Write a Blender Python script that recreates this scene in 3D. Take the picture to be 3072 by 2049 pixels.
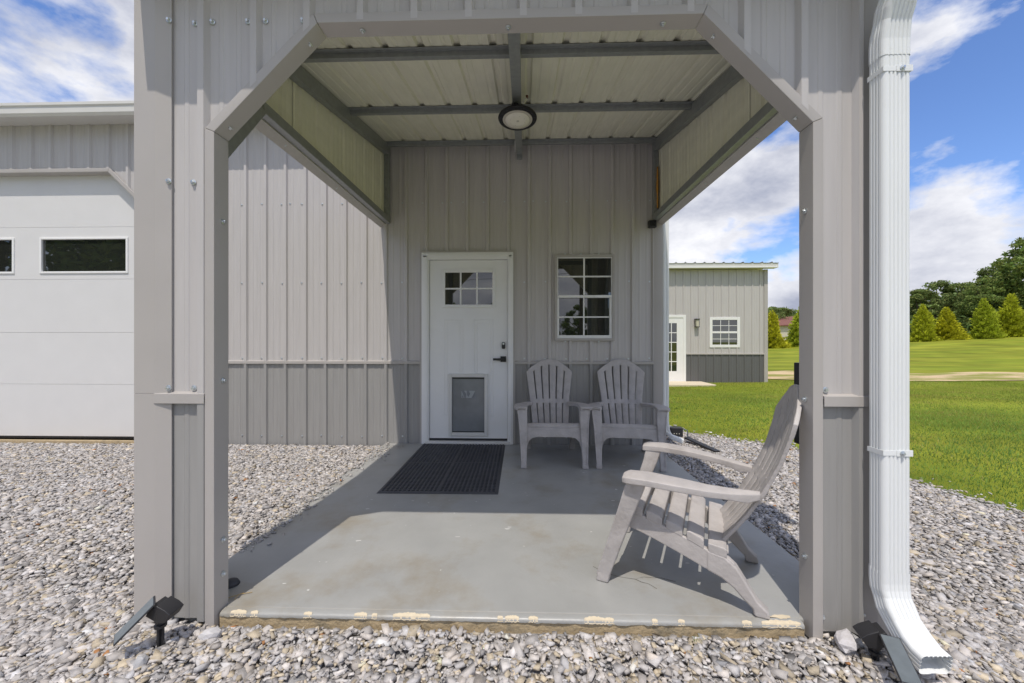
import bpy, math, random
import numpy as np
from mathutils import Vector, Matrix
random.seed(7); rng = np.random.default_rng(11)
R = math.radians
for o in list(bpy.data.objects): bpy.data.objects.remove(o)
S = bpy.context.scene
COL = S.collection

# ------------------------------------------------------------------ camera
cam = bpy.data.cameras.new('camera'); camo = bpy.data.objects.new('camera', cam); COL.objects.link(camo)
cam.sensor_width = 36; cam.lens = 14.0; cam.clip_start = .05; cam.clip_end = 2000
camo.location = (0, -1.665, 1.172); camo.rotation_euler = (R(90), 0, R(1.7))
S.camera = camo
# ------------------------------------------------------------------ light and exposure
SUN = Vector((.080, .4665, -1.0)).normalized()          # direction the sunlight travels
elev = math.asin(-SUN.z)
sun = bpy.data.lights.new('sun', 'SUN'); suno = bpy.data.objects.new('sun', sun); COL.objects.link(suno)
sun.energy = 2.05; sun.angle = R(.5); sun.color = (1, .93, .83)
suno.rotation_euler = SUN.to_track_quat('-Z', 'Y').to_euler(); suno.location = (0, -20, 40)
S.view_settings.view_transform = 'Standard'; S.view_settings.look = 'None'
S.view_settings.exposure = .66; S.view_settings.gamma = 1; S.view_settings.use_curve_mapping = False

W = bpy.data.worlds.new('World'); S.world = W; W.use_nodes = True
nt = W.node_tree; N = nt.nodes; L = nt.links; N.clear()
def node(t, **k):
    n = N.new(t)
    for a, b in k.items(): setattr(n, a, b)
    return n
def wmath(op, a, b=None, clamp=False):
    n = node('ShaderNodeMath', operation=op, use_clamp=clamp)
    for i, v in enumerate((a, b)):
        if v is None: continue
        if isinstance(v, (int, float)): n.inputs[i].default_value = v
        else: L.new(v, n.inputs[i])
    return n.outputs[0]
out = node('ShaderNodeOutputWorld'); bg = node('ShaderNodeBackground'); bg.inputs[1].default_value = .14
sky = node('ShaderNodeTexSky', sky_type='NISHITA'); sky.sun_disc = False
sky.sun_elevation = elev; sky.sun_rotation = math.atan2(-SUN.x, -SUN.y)
sky.altitude = 200; sky.air_density = 1.0; sky.dust_density = .15; sky.ozone_density = 3.5
tc = node('ShaderNodeTexCoord'); sep = node('ShaderNodeSeparateXYZ'); L.new(tc.outputs['Generated'], sep.inputs[0])
cmb = node('ShaderNodeVectorMath', operation='MULTIPLY'); L.new(tc.outputs['Generated'], cmb.inputs[0]); cmb.inputs[1].default_value = (1, 1, 1.9)
SKY_A = (3.9, 2.9, 5.5); SKY_B = (9.4, 1.2, 7)
def noise(scale, detail, rough, dist=0.0, off=(0, 0, 0)):
    mp = node('ShaderNodeVectorMath', operation='ADD'); L.new(cmb.outputs[0], mp.inputs[0]); mp.inputs[1].default_value = off
    n = node('ShaderNodeTexNoise'); L.new(mp.outputs[0], n.inputs['Vector'])
    n.inputs['Scale'].default_value = scale; n.inputs['Detail'].default_value = detail
    n.inputs['Roughness'].default_value = rough; n.inputs['Distortion'].default_value = dist
    return n.outputs['Fac']
big = noise(1.7, 2, .5, .1, SKY_A); fine = noise(4.6, 9, .56, .1, SKY_B)
low_ = wmath('POWER', wmath('SUBTRACT', 1.0, wmath('ABSOLUTE', sep.outputs[2])), 8.0)
dens = wmath('ADD', wmath('ADD', wmath('MULTIPLY', big, .62), wmath('MULTIPLY', fine, .5)), wmath('MULTIPLY', low_, .045))
cr = node('ShaderNodeValToRGB'); L.new(dens, cr.inputs[0])
cr.color_ramp.elements[0].position = .505; cr.color_ramp.elements[0].color = (0, 0, 0, 1)
cr.color_ramp.elements[1].position = .568; cr.color_ramp.elements[1].color = (1, 1, 1, 1)
# grey thick cores, white rims
cs = node('ShaderNodeValToRGB'); L.new(wmath('ADD', wmath('MULTIPLY', dens, .62), wmath('MULTIPLY', noise(5.2, 8, .6, .1, (9, 4, 1.3)), .44)), cs.inputs[0])
cs.color_ramp.elements[0].position = .50; cs.color_ramp.elements[0].color = (4.6, 4.62, 4.8, 1)
cs.color_ramp.elements[1].position = .69; cs.color_ramp.elements[1].color = (1.9, 2.05, 2.6, 1)
mix = node('ShaderNodeMixRGB'); L.new(cr.outputs[0], mix.inputs[0])
skyg = node('ShaderNodeHueSaturation'); L.new(sky.outputs[0], skyg.inputs['Color']); skyg.inputs['Saturation'].default_value = 1.0; skyg.inputs['Value'].default_value = .9
tint = node('ShaderNodeMixRGB', blend_type='MULTIPLY'); tint.inputs[0].default_value = 1; tint.inputs[2].default_value = (.68, .76, .95, 1); L.new(skyg.outputs[0], tint.inputs[1]); L.new(tint.outputs[0], mix.inputs[1]); L.new(cs.outputs[0], mix.inputs[2])
L.new(mix.outputs[0], bg.inputs[0]); L.new(bg.outputs[0], out.inputs[0])

# ------------------------------------------------------------------ materials
def mat(name, col, rough=.5, metal=0., var=.06, vscale=6., bump=0., bscale=60., stretch=(1, 1, 1), spec=.5, col2=None, c2scale=3., c2lo=.55, c2hi=.65, attr=None, transl=0., coord='Object', dirt=None):
    m = bpy.data.materials.new(name); m.use_nodes = True
    n = m.node_tree.nodes; l = m.node_tree.links; p = n['Principled BSDF']
    p.inputs['Roughness'].default_value = rough; p.inputs['Metallic'].default_value = metal
    p.inputs['Specular IOR Level'].default_value = spec
    t = n.new('ShaderNodeTexCoord'); mp = n.new('ShaderNodeMapping'); mp.inputs['Scale'].default_value = stretch
    g = n.new('ShaderNodeNewGeometry')
    l.new(g.outputs['Position'] if coord == 'World' else t.outputs['Object'], mp.inputs[0])
    nz = n.new('ShaderNodeTexNoise'); l.new(mp.outputs[0], nz.inputs[0]); nz.inputs['Scale'].default_value = vscale; nz.inputs['Detail'].default_value = 6
    base = None
    if attr:
        a = n.new('ShaderNodeAttribute'); a.attribute_name = attr; base = a.outputs['Color']
    def rgb(c):
        r = n.new('ShaderNodeRGB'); r.outputs[0].default_value = (*c, 1); return r.outputs[0]
    c = base or rgb(col)
    if col2:
        z2 = n.new('ShaderNodeTexNoise'); l.new(mp.outputs[0], z2.inputs[0]); z2.inputs['Scale'].default_value = c2scale; z2.inputs['Detail'].default_value = 8; z2.inputs['Roughness'].default_value = .65
        rp = n.new('ShaderNodeMapRange'); l.new(z2.outputs[0], rp.inputs[0]); rp.inputs[1].default_value = c2lo; rp.inputs[2].default_value = c2hi
        mx = n.new('ShaderNodeMixRGB'); l.new(rp.outputs[0], mx.inputs[0]); l.new(c, mx.inputs[1]); mx.inputs[2].default_value = (*col2, 1); c = mx.outputs[0]
    hv = n.new('ShaderNodeHueSaturation'); l.new(c, hv.inputs['Color'])
    mr = n.new('ShaderNodeMapRange'); l.new(nz.outputs[0], mr.inputs[0]); mr.inputs[1].default_value = .25; mr.inputs[2].default_value = .75
    mr.inputs[3].default_value = 1 - var; mr.inputs[4].default_value = 1 + var
    l.new(mr.outputs[0], hv.inputs['Value']); l.new(hv.outputs[0], p.inputs['Base Color'])
    if bump:
        bz = n.new('ShaderNodeTexNoise'); l.new(mp.outputs[0], bz.inputs[0]); bz.inputs['Scale'].default_value = bscale; bz.inputs['Detail'].default_value = 4
        bp = n.new('ShaderNodeBump'); bp.inputs['Strength'].default_value = bump; bp.inputs['Distance'].default_value = .01
        l.new(bz.outputs[0], bp.inputs['Height']); l.new(bp.outputs[0], p.inputs['Normal'])
    if transl:
        tr = n.new('ShaderNodeBsdfTranslucent'); l.new(hv.outputs[0], tr.inputs[0])
        ms = n.new('ShaderNodeMixShader'); ms.inputs[0].default_value = transl
        o = n['Material Output']; l.new(p.outputs[0], ms.inputs[1]); l.new(tr.outputs[0], ms.inputs[2]); l.new(ms.outputs[0], o.inputs[0])
    return m
ST = (6, 6, .35)
M = {}
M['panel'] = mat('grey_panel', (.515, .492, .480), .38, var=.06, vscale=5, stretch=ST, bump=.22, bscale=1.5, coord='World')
M['wains'] = mat('dark_grey_panel', (.325, .318, .308), .4, var=.08, vscale=5, stretch=ST, bump=.22, bscale=1.5, coord='World')
M['charcoal'] = mat('charcoal_panel', (.125, .125, .128), .42, var=.06, vscale=5, stretch=ST, coord='World')
M['trim'] = mat('taupe_trim', (.435, .41, .388), .36, var=.04, vscale=3, bump=.06, bscale=4, coord='World')
M['cream'] = mat('cream_panel_back', (.78, .765, .63), .5, var=.05, vscale=4, stretch=(4, 1, 4), coord='World')
M['galv'] = mat('galvanised_steel', (.30, .315, .315), .42, metal=.3, var=.12, vscale=28, coord='World', bump=.05, bscale=40)
M['rust'] = mat('rusty_edge', (.20, .11, .08), .8, var=.2, vscale=30)
M['white'] = mat('white_paint', (.83, .83, .82), .42, var=.025, vscale=5, bump=.03, bscale=90, coord='World')
M['whitealu'] = mat('white_aluminium', (.80, .82, .82), .33, var=.02, vscale=3, coord='World')
M['gutter'] = mat('pale_gutter', (.68, .67, .64), .4, var=.04, vscale=3, coord='World')
M['gdoor'] = mat('white_garage_door', (.70, .695, .69), .5, var=.02, vscale=4, bump=.12, bscale=150, coord='World')
M['black'] = mat('black_plastic', (.022, .022, .025), .42, var=.1, vscale=20)
M['blackmetal'] = mat('black_metal', (.02, .02, .022), .4, metal=.3, var=.1)
M['rubber'] = mat('black_rubber', (.06, .061, .068), .62, var=.15, vscale=9, bump=.08, bscale=60)
M['glass'] = mat('dark_glass', (.018, .021, .018), .015, var=.0, spec=1.0); M['glass'].node_tree.nodes['Principled BSDF'].inputs['IOR'].default_value = 1.7
M['flap'] = mat('clear_flap', (.20, .215, .225), .22, var=.28, vscale=3.2, spec=.8)
M['conc'] = mat('raw_concrete', (.46, .36, .22), .85, var=.16, vscale=22, bump=.5, bscale=70, col2=(.30, .25, .17), c2scale=9, coord='World')
M['slab'] = mat('painted_concrete', (.345, .347, .335), .36, var=.10, vscale=3.4, bump=.16, bscale=22, col2=(.285, .258, .21), c2scale=1.9, c2lo=.50, c2hi=.68, coord='World')
M['chip'] = mat('bare_cream_concrete', (.66, .57, .42), .8, var=.1, vscale=30)
M['crack'] = mat('dark_crack', (.13, .12, .10), .9)
M['fleck'] = mat('pale_fleck', (.62, .62, .60), .8, var=.1)
M['chair'] = mat('weathered_grey_resin', (.47, .44, .425), .55, var=.13, vscale=11, bump=.25, bscale=55, stretch=(1, 1, 1), col2=(.345, .315, .295), c2scale=6, c2lo=.50, c2hi=.72)
M['chairdark'] = mat('dark_resin_leg', (.09, .09, .095), .6)
M['steel'] = mat('zinc_screw', (.62, .66, .68), .28, metal=.85, var=.1)
M['lens'] = mat('light_lens', (.80, .77, .66), .35, var=.03)
M['lensring'] = mat('light_lens_rim', (.52, .49, .42), .4)
M['foam'] = mat('spray_foam', (.60, .30, .06), .9, var=.3, vscale=40, bump=.6, bscale=60)
M['solar'] = mat('solar_panel', (.13, .15, .16), .3, var=.12, vscale=30)
M['lawn'] = mat('lawn_soil', (.185, .225, .022), .9, var=.38, vscale=.7, bump=.5, bscale=25, spec=.08, col2=(.25, .265, .03), c2scale=.30, c2lo=.42, c2hi=.58, coord='World', stretch=(.5, 1, 1))
M['grass'] = mat('grass_blades', (.1, .2, .03), .7, attr='tint', spec=.12, transl=.35, var=.15, vscale=.9, coord='World')
M['dirt'] = mat('pale_dirt', (.62, .46, .27), .9, var=.14, vscale=1.5, bump=.3, bscale=15, col2=(.24, .24, .04), c2scale=.75, c2lo=.455, c2hi=.53, coord='World', stretch=(.35, 1, 1))
M['gravelbed'] = mat('gravel_bed', (.34, .335, .335), .9, var=.3, vscale=30, bump=1.0, bscale=42, col2=(.22, .215, .22), c2scale=38, c2lo=.5, c2hi=.6, coord='World')
M['stone'] = mat('crushed_stone', (.5, .5, .5), .8, attr='tint', var=.12, vscale=60, bump=.2, bscale=130, coord='World')
M['leaf'] = mat('tree_leaves', (.05, .09, .02), .7, spec=.12, attr='tint', transl=.3, var=.12, vscale=.5)
M['cleaf'] = mat('cypress_foliage', (.12, .15, .02), .7, spec=.1, attr='tint', transl=.25, var=.12, vscale=1.2)
M['bark'] = mat('bark', (.13, .10, .075), .9, var=.25, vscale=9, bump=.6, bscale=14)
M['pole'] = mat('weathered_pole', (.10, .08, .065), .9, var=.2, vscale=8)
M['roofgreen'] = mat('dark_metal_roof', (.10, .12, .11), .4, var=.1)
M['redroof'] = mat('red_brown_shingles', (.20, .085, .07), .9, var=.15, vscale=2)
M['siding'] = mat('cream_siding', (.60, .55, .46), .7, var=.05)
M['maroon'] = mat('maroon_shutter', (.11, .03, .035), .6)
M['lampglass'] = mat('frosted_lamp_glass', (.55, .52, .40), .4)
M['sticker'] = mat('grey_sticker', (.40, .42, .42), .5, var=.05)
M['stickerdark'] = mat('sticker_print', (.20, .21, .22), .5, var=.05)
M['dirtw'] = mat('dry_straw', (.42, .30, .14), .9)

# ------------------------------------------------------------------ mesh builder
class MB:
    def __init__(s): s.v = []; s.f = []; s.m = []; s.mats = []
    def mi(s, m):
        if m not in s.mats: s.mats.append(m)
        return s.mats.index(m)
    def add(s, vs, fs, m=None):
        b = len(s.v); s.v += [tuple(v) for v in vs]; k = s.mi(m) if m else 0
        for f in fs: s.f.append(tuple(i + b for i in f)); s.m.append(k)
    def box(s, x0, x1, y0, y1, z0, z1, m=None):
        s.add([(x, y, z) for x in (x0, x1) for y in (y0, y1) for z in (z0, z1)],
              [(0, 1, 3, 2), (4, 6, 7, 5), (0, 4, 5, 1), (2, 3, 7, 6), (0, 2, 6, 4), (1, 5, 7, 3)], m)
    def prism(s, poly, fn, d0, d1, m=None):                 # poly of (a,b); fn(a,b,d) -> xyz
        n = len(poly)
        s.add([fn(a, b, d0) for a, b in poly] + [fn(a, b, d1) for a, b in poly],
              [tuple(range(n))[::-1], tuple(range(n, 2 * n))] + [(i, (i + 1) % n, n + (i + 1) % n, n + i) for i in range(n)], m)
    def loft(s, rings, m=None, cap=True, closed=True):
        n = len(rings[0]); vs = [p for r in rings for p in r]; fs = []
        for k in range(len(rings) - 1):
            for i in range(n if closed else n - 1):
                j = (i + 1) % n; fs.append((k * n + i, k * n + j, (k + 1) * n + j, (k + 1) * n + i))
        if cap: fs.append(tuple(range(n))[::-1]); fs.append(tuple(range((len(rings) - 1) * n, len(rings) * n)))
        s.add(vs, fs, m)
    def tube(s, pts, rad, n=8, m=None):
        pts = [Vector(p) for p in pts]; rr = rad if isinstance(rad, (list, tuple)) else [rad] * len(pts); rings = []
        for i, p in enumerate(pts):
            t = (pts[min(i + 1, len(pts) - 1)] - pts[max(i - 1, 0)]).normalized()
            u = t.cross(Vector((0, 0, 1)) if abs(t.z) < .95 else Vector((1, 0, 0))).normalized(); w = t.cross(u)
            rings.append([p + (u * math.cos(2 * math.pi * k / n) + w * math.sin(2 * math.pi * k / n)) * rr[i] for k in range(n)])
        s.loft(rings, m)
    def beam(s, a, b, w, h, up=(0, 0, 1), m=None):          # rectangular bar from a to b
        a, b = Vector(a), Vector(b); t = (b - a).normalized(); u = t.cross(Vector(up)).normalized() * w / 2; q = u.cross(t).normalized() * h / 2
        s.loft([[p + u + q, p - u + q, p - u - q, p + u - q] for p in (a, b)], m)
    def lathe(s, prof, c, n=24, m=None, axis='z'):
        rings = []
        for r, h in prof:
            ring = []
            for k in range(n):
                ca, sa = math.cos(2 * math.pi * k / n) * r, math.sin(2 * math.pi * k / n) * r
                ring.append((c[0] + ca, c[1] + sa, c[2] + h) if axis == 'z' else (c[0] + ca, c[1] + h, c[2] + sa))
            rings.append(ring)
        s.loft(rings, m)
    def mesh(s, name, mats=None):
        me = bpy.data.meshes.new(name); me.from_pydata(s.v, [], s.f)
        for m in (mats or s.mats): me.materials.append(M[m] if isinstance(m, str) else m)
        if len(s.mats) > 1: me.polygons.foreach_set('material_index', s.m)
        me.update(); import bmesh
        bm = bmesh.new(); bm.from_mesh(me); bmesh.ops.recalc_face_normals(bm, faces=bm.faces); bm.to_mesh(me); bm.free()
        return me
    def build(s, name, m=None, parent=None, bevel=0, smooth=False, recalc=True, segs=2):
        if not s.mats: s.mats = [m]
        me = s.mesh(name); return link(name, me, parent, bevel, smooth, segs)
def link(name, me, parent=None, bevel=0, smooth=False, segs=2):
    o = bpy.data.objects.new(name, me); COL.objects.link(o)
    if parent: o.parent = parent
    if smooth:
        for p in me.polygons: p.use_smooth = True
    if bevel:
        b = o.modifiers.new('bevel', 'BEVEL'); b.width = bevel; b.segments = segs; b.limit_method = 'ANGLE'; b.angle_limit = R(40)
        for p in me.polygons: p.use_smooth = True
        w = o.modifiers.new('wn', 'WEIGHTED_NORMAL'); w.keep_sharp = False
    return o
def tag(o, label=None, cat=None, group=None, kind=None):
    for k, v in (('label', label), ('category', cat), ('group', group), ('kind', kind)):
        if v: o[k] = v
    return o
def thing(name, label, cat, loc=(0, 0, 0), rz=0, group=None):
    o = bpy.data.objects.new(name, None); COL.objects.link(o); o.location = loc; o.rotation_euler = (0, 0, rz)
    o.empty_display_size = .1
    return tag(o, label, cat, group)
def copy_tree(o, parent=None):
    c = o.copy(); COL.objects.link(c); c.parent = parent
    for ch in list(o.children): copy_tree(ch, c)
    return c
def box(name, x0, x1, y0, y1, z0, z1, m, parent=None, bevel=0):
    b = MB(); b.box(x0, x1, y0, y1, z0, z1, m); return b.build(name, None, parent, bevel)
def fast_mesh(name, verts, tris, tints, m):
    me = bpy.data.meshes.new(name); nv, nf = len(verts), len(tris)
    me.vertices.add(nv); me.vertices.foreach_set('co', np.asarray(verts, np.float32).ravel())
    me.loops.add(nf * 3); me.loops.foreach_set('vertex_index', np.asarray(tris, np.int32).ravel())
    me.polygons.add(nf); me.polygons.foreach_set('loop_start', np.arange(0, nf * 3, 3, dtype=np.int32)); me.polygons.foreach_set('loop_total', np.full(nf, 3, np.int32))
    if tints is not None:
        a = me.color_attributes.new('tint', 'FLOAT_COLOR', 'POINT')
        c = np.ones((nv, 4), np.float32); c[:, :3] = tints; a.data.foreach_set('color', c.ravel())
    me.materials.append(m); me.update(calc_edges=True); return me

# ribbed sheet metal: a along the sheet, b the rib direction, d outward. mp(a,b,d) -> xyz
def ribbed(mb, a0, a1, lo, hi, mp, mats, period=.236, phase=.058, holes=(), breaks=(), rib=.023, back=None, minor=.0028):
    xs = []
    k0 = math.floor((a0 - phase) / period) - 1; k1 = math.ceil((a1 - phase) / period) + 1
    for k in range(k0, k1 + 1):
        c = phase + k * period
        for dx, d in ((-.027, 0), (-.014, rib), (.014, rib), (.027, 0)): xs.append((c + dx, d))
        for q in (1 / 3, 2 / 3):
            q = c + period * q
            for dx, d in ((-.013, 0), (-.008, minor), (.008, minor), (.013, 0)): xs.append((q + dx, d))
    xs.sort(); ax = [x for x, _ in xs]; dd = [d for _, d in xs]
    f = lambda v: v if callable(v) else (lambda a: v)
    lo, hi = f(lo), f(hi)
    cuts = sorted(set([a0, a1] + [x for x in ax if a0 < x < a1] + [h for ho in holes for h in ho[:2] if a0 < h < a1] + [b for b in breaks if a0 < b < a1]))
    D = lambda a: float(np.interp(a, ax, dd))
    for p, q in zip(cuts[:-1], cuts[1:]):
        if q - p < 1e-6: continue
        mid = (p + q) / 2; iv = [(lo, hi)]
        for (h0, h1, z0, z1) in holes:
            if h0 < mid < h1:
                nv = []
                for (l, h) in iv:
                    if z0 >= h(mid) or z1 <= l(mid): nv.append((l, h)); continue
                    if z0 > l(mid) + 1e-6: nv.append((l, (lambda a, z0=z0: z0)))
                    if z1 < h(mid) - 1e-6: nv.append(((lambda a, z1=z1: z1), h))
                iv = nv
        for l, h in iv:
            if h(mid) - l(mid) < 1e-4: continue
            pts = [(p, l(p)), (q, l(q)), (q, h(q)), (p, h(p))]
            mb.add([mp(a, b, D(a)) for a, b in pts], [(0, 1, 2, 3)], mats)
            if back: mb.add([mp(a, b, D(a) - .002) for a, b in pts], [(3, 2, 1, 0)], back)
def raw_build(mb, name, parent):                            # no normal recalculation (open sheets)
    me = bpy.data.meshes.new(name); me.from_pydata(mb.v, [], mb.f)
    for m in mb.mats: me.materials.append(M[m])
    me.polygons.foreach_set('material_index', mb.m); me.update()
    return link(name, me, parent)

# screw prototype (head points to -Y)
def screw_mesh(r):
    b = MB(); b.lathe([(r, 0), (r * 1.05, -r * .25), (r * .75, -r * .35)], (0, 0, 0), 12, 'steel', 'y')
    b.lathe([(r * .62, -r * .3), (r * .62, -r * .95), (r * .5, -r * 1.1)], (0, 0, 0), 6, 'steel', 'y'); return b.mesh('screw')
SCREW = screw_mesh(.0115); SCREWB = screw_mesh(.0095)
def screw(parent, loc, rot=(0, 0, 0), me=None):
    o = link('screw', me or SCREWB, parent); o.location = loc; o.rotation_euler = rot; return o

# ================================================================== GROUND
def smooth(t): t = min(max(t, 0), 1); return t * t * (3 - 2 * t)
def ground_z(x, y):
    z = -.085 - .035 * smooth((y - 4) / 6)
    z += smooth((y - 15) / 29) * max(0., min(2.6, .62 + (x - 29) * .047)) if y > 15 else 0
    if y > 44: z += (y - 44) * .012
    z += .025 * math.sin(x * .9 + 1) * math.sin(y * .7) * smooth((y - 4) / 3) if y < 60 else 0
    return z
b = MB()
gx = sorted(set([-600, -300, -150, -80, -50, -30, -20, -14] + [i for i in range(-10, 80, 2)] + [90, 110, 150, 300, 600]))
gy = sorted(set([-600, -300, -150, -90, -60, -40, -25, -15, -8, -4] + [i for i in range(-2, 60, 1)] + [64, 70, 80, 95, 120, 200, 400, 700]))
vs = [(x, y, ground_z(x, y)) for y in gy for x in gx]; nx = len(gx)
b.add(vs, [(j * nx + i, j * nx + i + 1, (j + 1) * nx + i + 1, (j + 1) * nx + i) for j in range(len(gy) - 1) for i in range(nx - 1)], 'lawn')
tag(b.build('ground', smooth=True), kind='structure')
GRAV = [(-14, -9), (6.2, -9), (5.2, -3), (4.25, -.3), (3.72, .85), (3.56, 1.28), (3.48, 1.56), (3.42, 1.95), (3.3, 2.5), (3.06, 3.05), (2.6, 3.36), (2.36, 3.62), (2.13, 3.8), (1.95, 5), (1.9, 12), (1.2, 12), (1.2, 2.95), (-14, 2.95)]
b = MB(); n = len(GRAV); b.add([(x, y, -.068) for x, y in GRAV], [tuple(range(n))], 'gravelbed'); tag(b.build('gravel_ground'), kind='structure')
# dirt track over the lawn
b = MB(); rows = []
for i in range(70):
    x = 5.2 + i * 1.2; r = random.Random(i); y0 = 11.7 + .25 * math.sin(i * .7) + r.uniform(-.25, .25) + (x - 9) * .012; y1 = y0 + 3.5 + .5 * math.sin(i * .5) + r.uniform(-.4, .4)
    rows.append([(x, y0 + (y1 - y0) * t, ground_z(x, y0 + (y1 - y0) * t) + .022) for t in (0, .25, .5, .75, 1)])
b.loft(rows, 'dirt', cap=False, closed=False); tag(b.build('dirt_track', smooth=True), kind='structure')
# porch slab
b = MB(); FY = .022
b.box(-1.60, 1.475, .055, 2.895, -.14, 0, 'slab'); o = b.build('porch_slab', None, None, .012); tag(o, kind='structure')
# the slab's bare front edge
xs = np.linspace(-1.318, 1.165, 90); b = MB(); top = []
r = random.Random(3)
for x in xs:
    top.append(x)
rings = []
for i, x in enumerate(xs):
    j = r.uniform(-.004, .004)
    rings.append([(x, .06, -.002), (x, FY + .012, -.0025), (x, FY + .004, -.006), (x, FY, -.012 + j * .4), (x, FY + .003 + j, -.016), (x, FY + .004 + j, -.13), (x, .06, -.13)])
b.loft(rings, 'conc')
e = b.build('slab_edge', None, o)
# painted nosing over the edge, ragged at its lower side
b = MB(); rings = []
for i, x in enumerate(np.linspace(-1.316, 1.163, 140)):
    dz = -.016 - abs(r.gauss(0, .0028)); rings.append([(x, .0555, .0008), (x, FY + .012, .0004), (x, FY + .001, -.004), (x, FY - .0022, -.010), (x, FY - .0022, dz)])
b.loft(rings, 'slab', cap=False, closed=False); b.build('painted_nosing', None, o, smooth=True)
def blob(mb, cx, cy, z, rx, ry, rr, m, nn=14, tilt=0):
    pts = []
    for k in range(nn):
        a = 2 * math.pi * k / nn; q = rr.uniform(.55, 1.15); pts.append((cx + rx * q * math.cos(a), cy + ry * q * math.sin(a), z + tilt * math.sin(a)))
    mb.add(pts, [tuple(range(nn))], m)
b = MB(); r = random.Random(21)
for cx, w in ((-1.235, .035), (-1.165, .016), (-.93, .018), (-.70, .028), (-.64, .012), (-.50, .06), (-.43, .03), (-.1, .012), (-.05, .03), (.04, .02), (.30, .045), (.36, .02), (.66, .014), (.93, .02), (1.05, .06), (1.10, .05), (.55, .012)):
    pts = []; nn = 16
    for k in range(nn + 1):
        t = k / nn; x = cx - w + 2 * w * t; pts.append((x, FY + .004 + (.005 + .013 * min(1, w / .05)) * math.sin(math.pi * t) ** .6 * r.uniform(.6, 1.1), .0022))
    fr = [(p[0], FY - .0034, -.012 - r.uniform(0, .006)) for p in pts]; mid = [(p[0], FY + .0015, -.0015) for p in pts]
    for A, Bq in ((pts, mid), (mid, fr)):
        b.add(A + Bq, [(i, i + 1, nn + 2 + i, nn + 1 + i) for i in range(nn)], 'chip')
blob(b, 1.09, .062, .0022, .05, .016, r, 'chip', 22)
b.build('bare_paint_chips', None, o)
b = MB()
for k in range(95):
    x = r.uniform(-1.2, 1.3); y = r.uniform(.06, 2.2) ** 1.0; q = r.uniform(.002, .008) * (1 if r.random() < .85 else 2)
    blob(b, x, y, .0016, q * r.uniform(.6, 1.8), q * r.uniform(.5, 1), r, 'fleck', 7)
f = b.build('paint_fleck', None, o); f['kind'] = 'stuff'
for pth in ([(.36, .42), (.42, .36), (.47, .335), (.55, .315), (.60, .28), (.63, .24)], [(.55, .315), (.60, .335), (.68, .33), (.74, .30)]):
    b = MB(); L1 = []; L2 = []
    P3 = [Vector((a, c, .0012)) for a, c in pth]; P3 = [q for A, B_ in zip(P3[:-1], P3[1:]) for q in (A, (A + B_) / 2 + Vector((r.uniform(-.006, .006), r.uniform(-.006, .006), 0)))] + [P3[-1]]
    for q in P3: w_ = r.uniform(.0006, .0016); L1.append((q.x - w_, q.y - w_, .0012)); L2.append((q.x + w_, q.y + w_, .0012))
    b.loft([[a, c] for a, c in zip(L1, L2)], 'crack', cap=False, closed=False); b.build('hairline_crack', None, o)

# ================================================================== MAIN BUILDING
WY = 2.9
MAIN = thing('metal_building', 'long grey ribbed metal building with white garage door and pet-flap entry door', 'building', (0, WY, 0))
PM = MAIN
def P(o): o.location = Vector(o.location) - Vector((0, WY, 0)) if o.parent is MAIN else o.location; return o
mapR = lambda a, bz, d: (a, -d, bz)                          # local to MAIN (wall plane at local y 0)
def gdtop(x):                                               # garage opening outline
    if x > -4.33: return 0.
    return min(3.17, 2.62 + (-4.33 - x) * .98)
door_hole = (-1.17, -.121, -1, 2.19); win_hole = (.375, 1.005, 1.2, 2.135)
PER, PH = .236, .058
def panels(x0, x1):
    e = []; k = math.floor((x0 - PH) / (4 * PER)); x = PH + k * 4 * PER + PER * .5
    ed = [x0]
    while x < x1 - .1:
        if x > x0 + .1: ed.append(x)
        x += 4 * PER
    return list(zip(ed, ed[1:] + [x1]))
for p, q in panels(-8.6, 1.478):
    b = MB(); ribbed(b, p, q, lambda a: max(.945, gdtop(a)), 3.74, mapR, 'panel', PER, PH, (door_hole, win_hole), (-4.33, -4.89, -4.9))
    if b.f: raw_build(b, 'wall_panel', MAIN)
    b = MB(); ribbed(b, max(p, -4.33), q, -.06, .915, mapR, 'wains', PER, PH, (door_hole,)) if q > -4.33 else None
    if b.f: raw_build(b, 'wainscot_panel', MAIN)
# drip trim
for x0, x1 in ((-4.33, -1.172), (-.117, 1.476)):
    b = MB(); b.prism([(0, .952), (-.026, .944), (-.026, .914), (-.022, .914), (-.022, .938), (0, .944)], lambda a, c, d: (d, a, c), x0, x1, 'trim'); b.build('drip_trim', None, MAIN)
# screws
for z, extra in ((2.775, 1), (1.852, 0), (.977, 0), (.075, 0)):
    for k in range(-19, 7):
        x = PH + k * PER - .047
        for xx in ([x] + ([x + .095] if k % 4 == 0 and extra else [])):
            if xx < -4.3 and z < 2.9: continue
            if -1.18 < xx < -.11 and z < 2.2: continue
            if .34 < xx < 1.04 and 1.18 < z < 2.16: continue
            screw(MAIN, (xx + random.uniform(-.006, .006), -.0005, z + random.uniform(-.006, .006)))
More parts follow.
